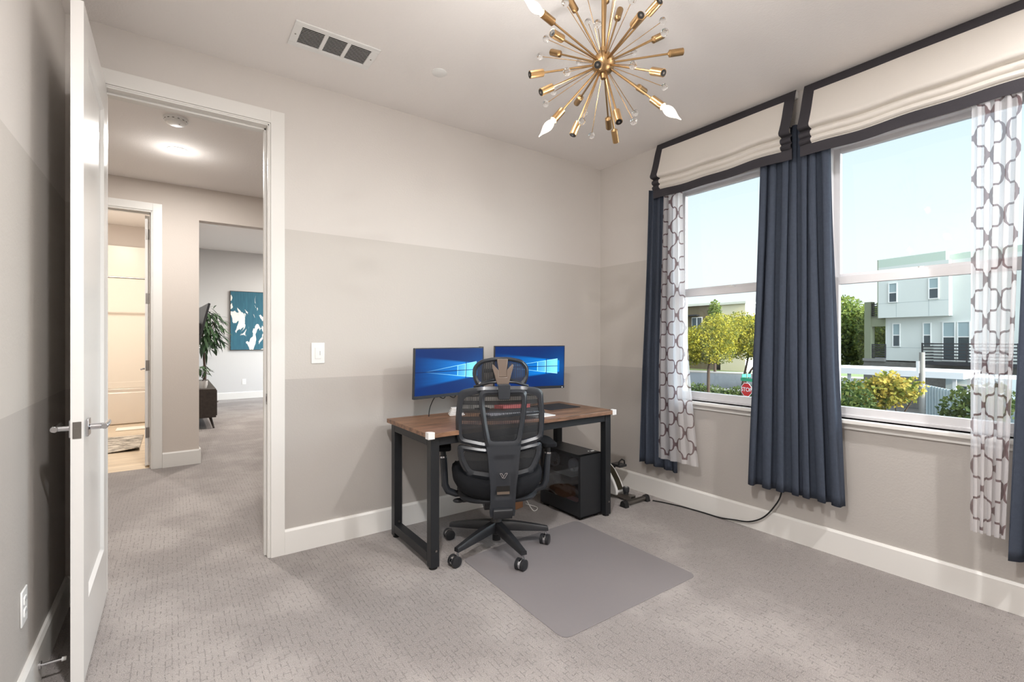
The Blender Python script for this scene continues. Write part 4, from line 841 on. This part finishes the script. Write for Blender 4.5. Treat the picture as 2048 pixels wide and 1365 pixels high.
M_LEAF = mat('dark_green_leaf', (40, 68, 42), .35, var=.5, vscale=8, vcol=(84, 108, 76)); M_BARK = mat('brown_bark', (74, 58, 46), .9, var=.4, vscale=30)
def leaf_blade(m, p, d, L, w, droop=.3, mi=0):
    d = Vector(d).normalized(); up = Vector((0, 0, 1)); s_ = d.cross(up); s_ = s_.normalized() if s_.length > .01 else Vector((1, 0, 0)); p = Vector(p); n = s_.cross(d); rows = []
    for t, ww in ((0, .12), (.3, .8), (.55, 1.), (.8, .6), (1., .06)):
        c = p+d*L*t+Vector((0, 0, -droop*L*t*t)); rows.append([c-s_*w*ww, c+n*w*.15*ww*-1, c+s_*w*ww])
    m.grid(rows, mi)
def potted(name, label, loc, trunk_h, crown, n, L, w, potr, poth, pot_m, seed, trunk_r=.018, droop=.5):
    o = thing(name, label, 'plant', loc); rnd = random.Random(seed)
    pm = MB().lathe([(0, potr*.78), (poth*.5, potr), (poth, potr), (poth, potr*.88), (poth*.9, potr*.86)], (0, 0, 0), (0, 0, 1), 28); pm.build('pot', pot_m, o)
    MB().cyl((0, 0, poth*.80), (0, 0, poth*.9), potr*.87, n=24).build('soil', mat('potting_soil', (60, 46, 36), .95), o)
    st = MB(); st.tube([(0, 0, poth*.85), (.012, .01, poth+(trunk_h-poth)*.4), (-.008, 0, poth+(trunk_h-poth)*.75), (0, 0, trunk_h)], [trunk_r, trunk_r*.9, trunk_r*.8, trunk_r*.7], n=10)
    lv = MB(); c = Vector(crown[:3]); rad = Vector(crown[3:])
    for i in range(max(6, n//22)):
        a = Vector((rnd.uniform(-1, 1), rnd.uniform(-1, 1), rnd.uniform(-.3, 1))); e = c+Vector([a[k]*rad[k]*.7 for k in range(3)]); st.tube([(0, 0, trunk_h-.02), (Vector((0, 0, trunk_h))+e)/2+Vector((0, 0, .03)), e], [trunk_r*.4, trunk_r*.25, trunk_r*.12], n=5)
    st.build('stem', M_BARK, o)
    for i in range(n):
        while True:
            a = Vector((rnd.uniform(-1, 1), rnd.uniform(-1, 1), rnd.uniform(-1, 1)))
            if a.length < 1: break
        p = c+Vector([a[k]*rad[k] for k in range(3)]); d = Vector((a.x, a.y, rnd.uniform(-.7, .35)))+Vector((rnd.uniform(-.5, .5), rnd.uniform(-.5, .5), 0)); leaf_blade(lv, p, d, L*rnd.uniform(.7, 1.2), w, droop)
    lv.build('foliage', M_LEAF, o, smooth=80); return o
potted('fig_tree', 'tall indoor tree with long green leaves in the loft behind the console', (-2.63, 7.25, 0), 1.15, (.04, 0, 1.42, .27, .27, .40), 330, .17, .024, .15, .28, mat('grey_planter', (120, 116, 112), .6), 4, .024)
potted('potted_plant', 'small green plant in a white pot on the media console', (-2.757, 4.93, .548), .17, (0, 0, .26, .085, .085, .07), 46, .09, .018, .062, .105, M_WHITEPL, 9, .006, .15)
def m_paint():
    m, nt, b = nodes('abstract_teal_canvas'); g = NG(nt); t = nt.nodes.new('ShaderNodeTexCoord'); P = g.scale(t.outputs['Object'], (2.1, 1, 1.25))
    n = nt.nodes.new('ShaderNodeTexNoise'); n.inputs['Scale'].default_value = 1.65; n.inputs['Detail'].default_value = 4; n.inputs['Roughness'].default_value = .45; n.inputs['Distortion'].default_value = 1.6
    nt.links.new(P, n.inputs['Vector']); f = g.smooth(n.outputs['Fac'], .555, .575); tv_ = g.noise(g.scale(P, (6, 1, 1)), 3, 3)
    c = g.mix(f, g.mix(tv_, (28, 76, 98), (56, 114, 132)), (228, 228, 222)); nt.links.new(c, b.inputs['Base Color']); b.inputs['Roughness'].default_value = .7; return m
pt = thing('painting', 'teal and white abstract canvas on the far loft wall', 'painting', (-1.70, 8.3, 1.615))
MB().box((-.435, -.036, -.60), (.435, -.006, .60)).build('canvas', m_paint(), pt, smooth=0)
m = MB()
for a, b in (((-.445, -.04, -.61), (-.435, 0, .61)), ((.435, -.04, -.61), (.445, 0, .61)), ((-.445, -.04, -.61), (.445, 0, -.60)), ((-.445, -.04, .60), (.445, 0, .61))): m.box(a, b)
m.build('frame', M_WALNUT, pt)

# ================================================================== OUTSIDE
GZ = -3.7
M_ASPH = mat('asphalt', (60, 62, 64), .9, var=.15, vscale=.6); M_CONC = mat('concrete', (134, 131, 127), .9, var=.1, vscale=2); M_GRASS = mat('lawn', (98, 112, 62), .95, var=.3, vscale=1.5)
struct(bx((1.5, -60, GZ-.3), (160, 140, GZ)).build('ground', M_ASPH), 'asphalt street outside', 'ground')
def strip(name, a, b, w, z, mt, label, cat, kind='structure', h=.12):
    a = Vector(a); b = Vector(b); d = (b-a).normalized(); n = Vector((-d.y, d.x))*w/2; m = MB(); m.prism([tuple(a+n), tuple(b+n), tuple(b-n), tuple(a-n)], 'z', z, z+h); return tag(m.build(name, mt), label, cat, kind=kind)
strip('sidewalk', (44.5, 6), (28, 62), 2.4, GZ, M_CONC, 'pale concrete median between the two roadways', 'sidewalk')
strip('sidewalk', (70, 8), (50, 80), 3.0, GZ, M_CONC, 'far pale sidewalk before the apartment buildings', 'sidewalk')
strip('lawn', (78, 8), (56, 86), 12, GZ, M_GRASS, 'lawn beyond the far sidewalk', 'lawn')
M_STUC = mat('pale_stucco', (206, 208, 202), .9, bump=.2, bscale=30); M_OLIVE = mat('olive_stucco', (128, 132, 108), .9); M_STONE = mat('stone_veneer', (126, 122, 116), .9, var=.5, vscale=6, bump=.8, bscale=8)
M_PANE = mat('house_window_glass', (64, 74, 80), .12); M_BLIND = mat('house_blind', (150, 166, 168), .7); M_RAILM = mat('dark_railing', (44, 44, 48), .5)
H0 = (40.65, 10.02); HA = R(12)
hs = thing('house', 'pale three storey house with olive side tower across the street', 'house', (H0[0], H0[1], 0), -HA)     # local +y runs along the street facade, -x faces the study
def hb(n, a, b, mt, par=hs, **k): return MB().box(a, b).build(n, mt, par, **k)
hb('upper_storey', (-.45, -4.31, 2.82), (8, 0, 6.6), M_STUC); hb('main_wall', (0, -12, -.35), (8, -.27, 6.6), M_STUC)
m = MB(); m.box((-.45, -4.15, 6.6), (8, 0, 7.2)); m.box((0, -12, 6.6), (8, -4.15, 7.0)); m.build('parapet', mat('sage_stucco', (186, 198, 184), .9), hs)
hb('side_return', (-.46, -.02, 2.84), (8, .03, 7.2), M_OLIVE)
hb('stone_base', (-.1, -12, GZ), (8, 1.2, -.45), M_STONE); hb('deck', (-.2, -.3, -.45), (6, 1.22, -.25), M_CONC)
hb('corner_column', (-.15, .66, -.25), (.35, 1.12, 4.1), M_OLIVE); m = MB(); m.box((-.1, -.27, 2.2), (.3, .66, 2.95)); m.build('balcony_beam', M_OLIVE, hs); hb('balcony_floor', (-.1, -.27, 2.75), (5, 1.1, 2.97), M_OLIVE)
def railing(n, x, ya, yb_, za, zb, k=7):
    m = MB()
    for i in range(k): z = za+(zb-za)*i/(k-1); m.box((x-.03, ya, z-.04), (x+.03, yb_, z+.04))
    q = max(2, int(abs(yb_-ya)/1.6)+1)
    for i in range(q): y = ya+(yb_-ya)*i/(q-1); m.box((x-.04, y-.04, za-.05), (x+.04, y+.04, zb+.06))
    return m.build(n, M_RAILM, hs)
railing('balcony_railing', 0, .02, .66, 3.0, 3.9); railing('balcony_railing', 0, -.27, .66, -.15, .8)
railing('balcony_railing', -1.3, -8, -3.22, -.30, .92); m = MB(); m.box((-1.34, -8, -.5), (0, -3.2, -.32)); m.build('balcony_slab', M_RAILM, hs)
for s_ in (-3.22,): 
    m = MB()
    for i in range(7): z = -.30+1.22*i/6; m.box((-1.3, s_-.03, z-.04), (0, s_+.03, z+.04))
    m.build('balcony_railing', M_RAILM, hs)
def hwin(x, ya, yb_, za, zb, blind=0., mull=.5):
    f = MB(); t = .06
    f.box((x-.05, ya-t, za-t), (x+.02, ya, zb+t)); f.box((x-.05, yb_, za-t), (x+.02, yb_+t, zb+t)); f.box((x-.05, ya, za-t), (x+.02, yb_, za)); f.box((x-.05, ya, zb), (x+.02, yb_, zb+t)); zm = za+(zb-za)*mull
    f.box((x-.04, ya, zm-.035), (x+.02, yb_, zm+.035)); w = f.build('window', M_TRIM, hs); MB().box((x-.02, ya, za), (x-.01, yb_, zm)).build('pane', M_PANE, w); MB().box((x-.02, ya, zm), (x-.01, yb_, zb)).build('pane', M_BLIND if blind else M_PANE, w)
hwin(-.46, -1.24, -.78, 3.98, 5.32, 1); hwin(-.46, -3.72, -3.24, 4.06, 5.40, 1); hwin(0, -1.20, -.80, .72, 2.34, 1); hwin(0, -3.08, -2.70, .70, 2.34, 1); hwin(0, -4.42, -3.82, -.2, 2.36, 1, .62); hwin(0, -5.20, -4.62, -.2, 2.36, 1, .62)
m = MB()
for y in (-1.22, -3.2): m.box((-.453, y, 2.85), (-.449, y+.02, 4.0))
m.box((-.453, -4.3, 3.88), (-.449, -.02, 3.90)); m.box((-.003, -12, .60), (.001, -.3, .62)); m.build('panel_joints', mat('joint_grey', (150, 160, 160), .9), hs)
# carport / fence / pole
M_WHITEO = mat('white_metal_roof', (190, 192, 196), .6); M_CORR = mat('corrugated_panel', (186, 198, 202), .7)
cp = thing('carport', 'flat white carport in front of the neighbouring house', 'carport', (29.2, 5.9, GZ))
MB().prism([(-1.2, -2.9), (2.2, -2.9), (2.2, 3.3), (-1.2, 3.3)], 'z', 2.98, 3.30).build('roof', M_WHITEO, cp)
for x, y in ((-.8, -2.5), (-.8, 2.0), (2.0, -2.5)): MB().box((x-.07, y-.07, 0), (x+.07, y+.07, 2.98)).build('post', M_WHITEO, cp)
fn = thing('fence', 'tall pale corrugated fence beside the concrete pole', 'fence', (0, 0, GZ)); m = MB()
a = Vector((23.3, 3.3)); b = Vector((20.4, -.1)); N = 60; d = (b-a)/N; rows = [[], []]
for i in range(N*2+1):
    p = a+d*i/2; q = .03*(1 if i % 4 < 2 else -1); rows[0].append((p.x+q, p.y, 0)); rows[1].append((p.x+q, p.y, 2.97-.3*i/(N*2)))
m.shell(rows, lambda p: (p[0]+.03, p[1], p[2])); m.build('panel', M_CORR, fn, smooth=0)
shd = thing('shed', 'pale grey outbuilding with a dark window under the carport', 'shed', (31.5, 2.4, GZ)); MB().box((0, -3, 0), (4, 2.0, 2.9)).build('wall', M_CORR, shd); sw2 = MB().box((-.04, .3, 1.5), (.0, 1.5, 2.5)).build('window', M_TRIM, shd); MB().box((-.06, .4, 1.6), (-.035, 1.4, 2.4)).build('pane', M_PANE, sw2)
pl = thing('utility_pole', 'round pale concrete pole rising in front of the carport', 'pole', (22.6, 3.25, GZ)); MB().cyl((0, 0, 0), (0, 0, 4.38), .11, .095, n=18).build('shaft', M_CONC, pl); MB().box((-.16, .06, 3.5), (-.06, .16, 4.0)).build('utility_box', M_WHITEO, pl)
lw_ = MB().box((20.3, 3.9, GZ), (20.8, 5.6, GZ+1.9)).build('low_wall', M_CONC); tag(lw_, 'low pale wall behind the small crape myrtle', 'wall')
# far buildings
def far_building(name, label, loc, ang, parts, wins=()):
    o = thing(name, label, 'building', loc, ang)
    for n_, a, b_, mt in parts: MB().box(a, b_).build(n_, mt, o)
    for a, b_ in wins:
        w = MB().box(a, b_).build('window', M_TRIM, o)
        for k in (0, 1): MB().box((a[0]-.04, a[1]+.12+k*(b_[1]-a[1])/2, a[2]+.12), (a[0]-.01, a[1]+(k+1)*(b_[1]-a[1])/2-.12, b_[2]-.12)).build('pane', M_PANE, w)
    return o
M_CREAMS = mat('cream_stucco', (206, 196, 168), .9); M_TAUPE = mat('taupe_stucco', (102, 90, 68), .9); M_SUNLIT = mat('sunlit_stucco', (232, 230, 224), .9); M_CORN = mat('cornice', (196, 196, 184), .8)
far_building('apartment_block', 'cream apartment block behind the street trees', (65.58, 34.0, 0), -R(3), [('wall', (0, 0, GZ), (14, 4.0, 6.5), M_CREAMS), ('side_wall', (-.0, -.05, GZ), (14, 0, 6.5), M_SUNLIT), ('cornice', (-.3, -.3, 6.5), (14.3, 4.2, 6.82), M_CORN), ('balcony_rail', (-.1, .1, 3.4), (0, 2.4, 4.5), M_RAILM)], [((-.03, .5, 1.0), (0, 2.0, 3.0))])  # brighter side wall: sunlight on that face is put into its stucco colour
far_building('apartment_block', 'taupe apartment block left of the cream one, with white windows', (65.9, 39.1, 0), -R(3), [('wall', (0, 0, GZ), (14, 9, 6.6), M_TAUPE), ('cornice', (-.3, -.2, 6.6), (14.3, 9.2, 6.95), M_CORN), ('awning', (-.8, 2.6, 5.0), (0, 7, 5.2), M_RAILM)], [((-.03, 2.1, 2.2), (0, 4.1, 4.8))])
def tree(name, label, loc, blobs, n, size, trunks, leafm, group=None, seed=1, cat='tree', upm=.0):
    o = thing(name, label, cat, loc, group=group); rnd = random.Random(seed); m = MB()
    wts = [b[3]*b[4]*b[5] for b in blobs]
    V = []; F = []
    for i in range(n):
        b = rnd.choices(blobs, wts)[0]
        while True:
            a = Vector((rnd.uniform(-1, 1), rnd.uniform(-1, 1), rnd.uniform(-1, 1)))
            if .25 < a.length < 1: break
        a = a*(1+.12*rnd.random()); c = Vector((b[0]+a.x*b[3], b[1]+a.y*b[4], b[2]+a.z*b[5]))
        u = Vector((rnd.gauss(0, 1), rnd.gauss(0, 1), rnd.gauss(0, 1)-.3)).normalized(); w = u.orthogonal().normalized(); w = Matrix.Rotation(rnd.uniform(0, 6.28), 3, u) @ w; q = w.cross(u); s_ = size*rnd.uniform(.6, 1.3); k = len(V)
        V += [c-q*s_*.5, c+w*s_*.45, c+q*s_*.5, c-w*s_*.45]; F.append((k, k+1, k+2, k+3))
    m.add(V, F); m.build('foliage', leafm, o, smooth=0)
    for t in trunks: 
        q = MB(); q.tube(t[0], t[1], n=8); q.build('trunk', M_BARK, o)
    return o
def leafm(name, c1, c2):
    m, nt, b = nodes(name); g = NG(nt); geo = nt.nodes.new('ShaderNodeNewGeometry'); n = g.noise(geo.outputs['Position'], 2.5, 4); c = g.mix(g.smooth(n, .3, .7), c1, c2)
    nt.links.new(c, b.inputs['Base Color']); b.inputs['Roughness'].default_value = .7; b.inputs['Specular IOR Level'].default_value = .2
    tl = nt.nodes.new('ShaderNodeBsdfTranslucent'); mx = nt.nodes.new('ShaderNodeMixShader'); mx.inputs[0].default_value = .35; nt.links.new(c, tl.inputs[0]); nt.links.new(b.outputs[0], mx.inputs[1]); nt.links.new(tl.outputs[0], mx.inputs[2])
    nt.links.new(mx.outputs[0], nt.nodes['Material Output'].inputs[0]); return m
M_LOC = leafm('locust_leaf', (70, 84, 36), (172, 160, 54)); M_DKG = leafm('evergreen_leaf', (66, 88, 46), (128, 138, 64)); M_CRP = leafm('crape_leaf', (84, 104, 42), (172, 148, 66)); M_SHB = leafm('shrub_leaf', (42, 62, 32), (88, 98, 46))
GT = 'yellow green street trees'
tree('street_tree', 'yellow green street tree with pale trunk, left in the first window', (24.46, 14.21, GZ), [(0, .3, 4.6, 1.7, 1.7, 1.2), (.3, -.6, 5.5, 1.2, 1.2, .9), (-.3, 1.2, 4.2, 1.1, 1.1, 1.0), (.6, -.2, 6.0, .8, .8, .6), (-.2, -.9, 4.2, 1.1, .9, .8), (.2, 1.0, 5.3, .7, .8, .5)], 13000, .10, [([(0, 0, 0), (.05, .05, 1.5), (0, 0, 3.0), (.2, -.2, 4.5)], [.13, .10, .09, .05])], M_LOC, GT, 21)
tree('street_tree', 'yellow green street tree with dark forked trunk, right in the first window', (28.6, 14.3, GZ), [(-.6, -.9, 4.9, 1.9, 1.9, 1.3), (.2, -2.2, 4.3, 1.3, 1.3, 1.1), (-.4, -.2, 5.9, 1.3, 1.2, .9), (-.6, -1.8, 5.6, 1., 1., .7), (-.9, .5, 4.6, 1.2, 1.0, .9)], 14000, .11, [([(0, 0, 0), (.05, 0, 1.6), (-.2, -.3, 2.6), (-.5, -.8, 4.2)], [.14, .11, .08, .05]), ([(.05, 0, 1.6), (.2, -.5, 2.8), (.2, -1.4, 4.0)], [.09, .07, .04])], M_LOC, GT, 22)
tree('shade_tree', 'dark green tree behind the yellow street trees', (43.0, 20.2, GZ), [(0, 0, 5.2, 2.6, 2.6, 2.0)], 4000, .28, [([(0, 0, 0), (0, 0, 4)], [.2, .15])], M_DKG, None, 23)
tree('conifer', 'tall narrow dark tree between the two far apartment blocks', (62, 36.6, GZ), [(0, 0, 9.0, .9, .9, 1.7), (0, 0, 5.5, 1.6, 1.6, 3)], 4000, .3, [([(0, 0, 0), (0, 0, 8)], [.2, .1])], M_DKG, None, 24)
tree('evergreen_tree', 'big green tree left of the neighbouring house', (53.2, 18.0, GZ), [(0, -.6, 5.6, 3.2, 3.0, 3.6), (-.5, .6, 8.0, 1.5, 1.5, 1.7), (0, -3.2, 4.6, 2.2, 2.2, 3.0)], 14000, .30, [([(0, 0, 0), (0, 0, 5)], [.3, .2])], M_DKG, 'trees beside the house', 25)
tree('evergreen_tree', 'rounder green tree partly hidden by the house column', (50.5, 12.2, GZ), [(0, 0, 4.8, 2.6, 2.6, 3.4)], 7000, .28, [([(0, 0, 0), (0, 0, 4)], [.3, .2])], M_DKG, 'trees beside the house', 26)
tree('crape_myrtle', 'small crape myrtle with yellow orange leaves and thin forked trunks', (19.3, 3.25, GZ), [(-.1, .3, 2.9, 1.0, 1.0, .55), (-.3, -.5, 3.15, .5, .5, .4), (0, .9, 2.7, .8, .9, .6), (-.2, .2, 3.4, .5, .5, .35)], 2600, .14, [([(0, 0, 0), (0, .15, 1.6), (-.1, .35, 2.6)], [.04, .03, .015]), ([(0, 0, 0), (0, -.05, 1.6), (0, 0, 2.8)], [.035, .03, .015]), ([(0, 0, .5), (-.05, -.3, 2.2), (-.1, -.75, 3.1)], [.03, .025, .012])], M_CRP, None, 27)
tree('crape_myrtle', 'bushy green crape myrtle at the left of the second window', (17.2, 4.4, GZ), [(0, 0, 2.6, 1.0, 1.1, .85), (.2, .9, 2.9, .9, .9, .7), (0, -.6, 2.2, .8, .7, .6)], 3200, .14, [([(0, 0, 0), (0, .1, 2.4)], [.05, .03])], M_SHB, None, 28)
tree('shrub_tree', 'dense green shrub at the right of the second window', (14.3, .25, GZ), [(0, 0, 2.9, .62, .62, .75), (0, -.4, 3.3, .5, .55, .5), (.1, .1, 2.4, .7, .7, .7)], 2600, .11, [([(0, 0, 0), (0, 0, 2.6)], [.05, .03])], M_SHB, None, 29, cat='shrub')
hg = thing('hedge', 'low green hedge along the street below the trees', 'hedge', (0, 0, GZ), kind='stuff'); rnd = random.Random(5); m = MB(); V = []; F = []
for i in range(9000):
    t = rnd.random(); c = Vector((35.0-7*t+rnd.uniform(-1, 1), 12+16*t+rnd.uniform(-1, 1), rnd.uniform(0, 1.05+.25*math.sin(t*30)))); u = Vector((rnd.gauss(0, 1), rnd.gauss(0, 1), rnd.gauss(0, 1))).normalized(); w = u.orthogonal(); k = len(V); V += [c-u*.09, c+w*.09, c+u*.09, c-w*.09]; F.append((k, k+1, k+2, k+3))
m.add(V, F); m.build('foliage', M_SHB, hg, smooth=0)
# stop sign with street name plates
ss = thing('stop_sign', 'red octagonal STOP sign on a post with green street name plates', 'sign', (22.48, 10.71, GZ)); ss.rotation_euler = (0, 0, R(-90-62+46))
MB().cyl((0, .03, 0), (0, .03, 3.15), .03, n=12).build('post', M_NICKEL, ss)
def octo(r): return [(r*math.cos(R(22.5+45*k)), 2.16+r*math.sin(R(22.5+45*k))) for k in range(8)]
MB().prism(octo(.40), 'y', 0, -.008).build('sign_border', M_WHITEPL, ss, smooth=0)
face = MB().prism(octo(.37), 'y', -.008, -.012).build('sign_face', mat('stop_red', (196, 36, 36), .5), ss, smooth=0)
def text(body, size, par, loc, mt, name='lettering', rot=(R(90), 0, 0)):
    c = bpy.data.curves.new(name, 'FONT'); c.body = body; c.size = size; c.align_x = 'CENTER'; c.align_y = 'CENTER'; c.extrude = .002; c.offset = .004
    o = bpy.data.objects.new(name, c); sc.collection.objects.link(o); c.materials.append(mt)
    me = bpy.data.meshes.new_from_object(o.evaluated_get(bpy.context.evaluated_depsgraph_get())); bpy.data.objects.remove(o); o = bpy.data.objects.new(name, me); sc.collection.objects.link(o)
    o.parent = par; o.location = loc; o.rotation_euler = rot; return o
text('STOP', .31, ss, (0, -.0145, 2.16), M_WHITEPL)
M_GSIGN = mat('street_sign_green', (40, 150, 110), .5)
np1 = MB().box((-.40, -.006, 2.62), (.40, .0, 2.80)).build('name_plate', M_GSIGN, ss); MB().box((-.02, -.30, 2.84), (.0, .30, 3.02)).build('name_plate', M_GSIGN, ss)
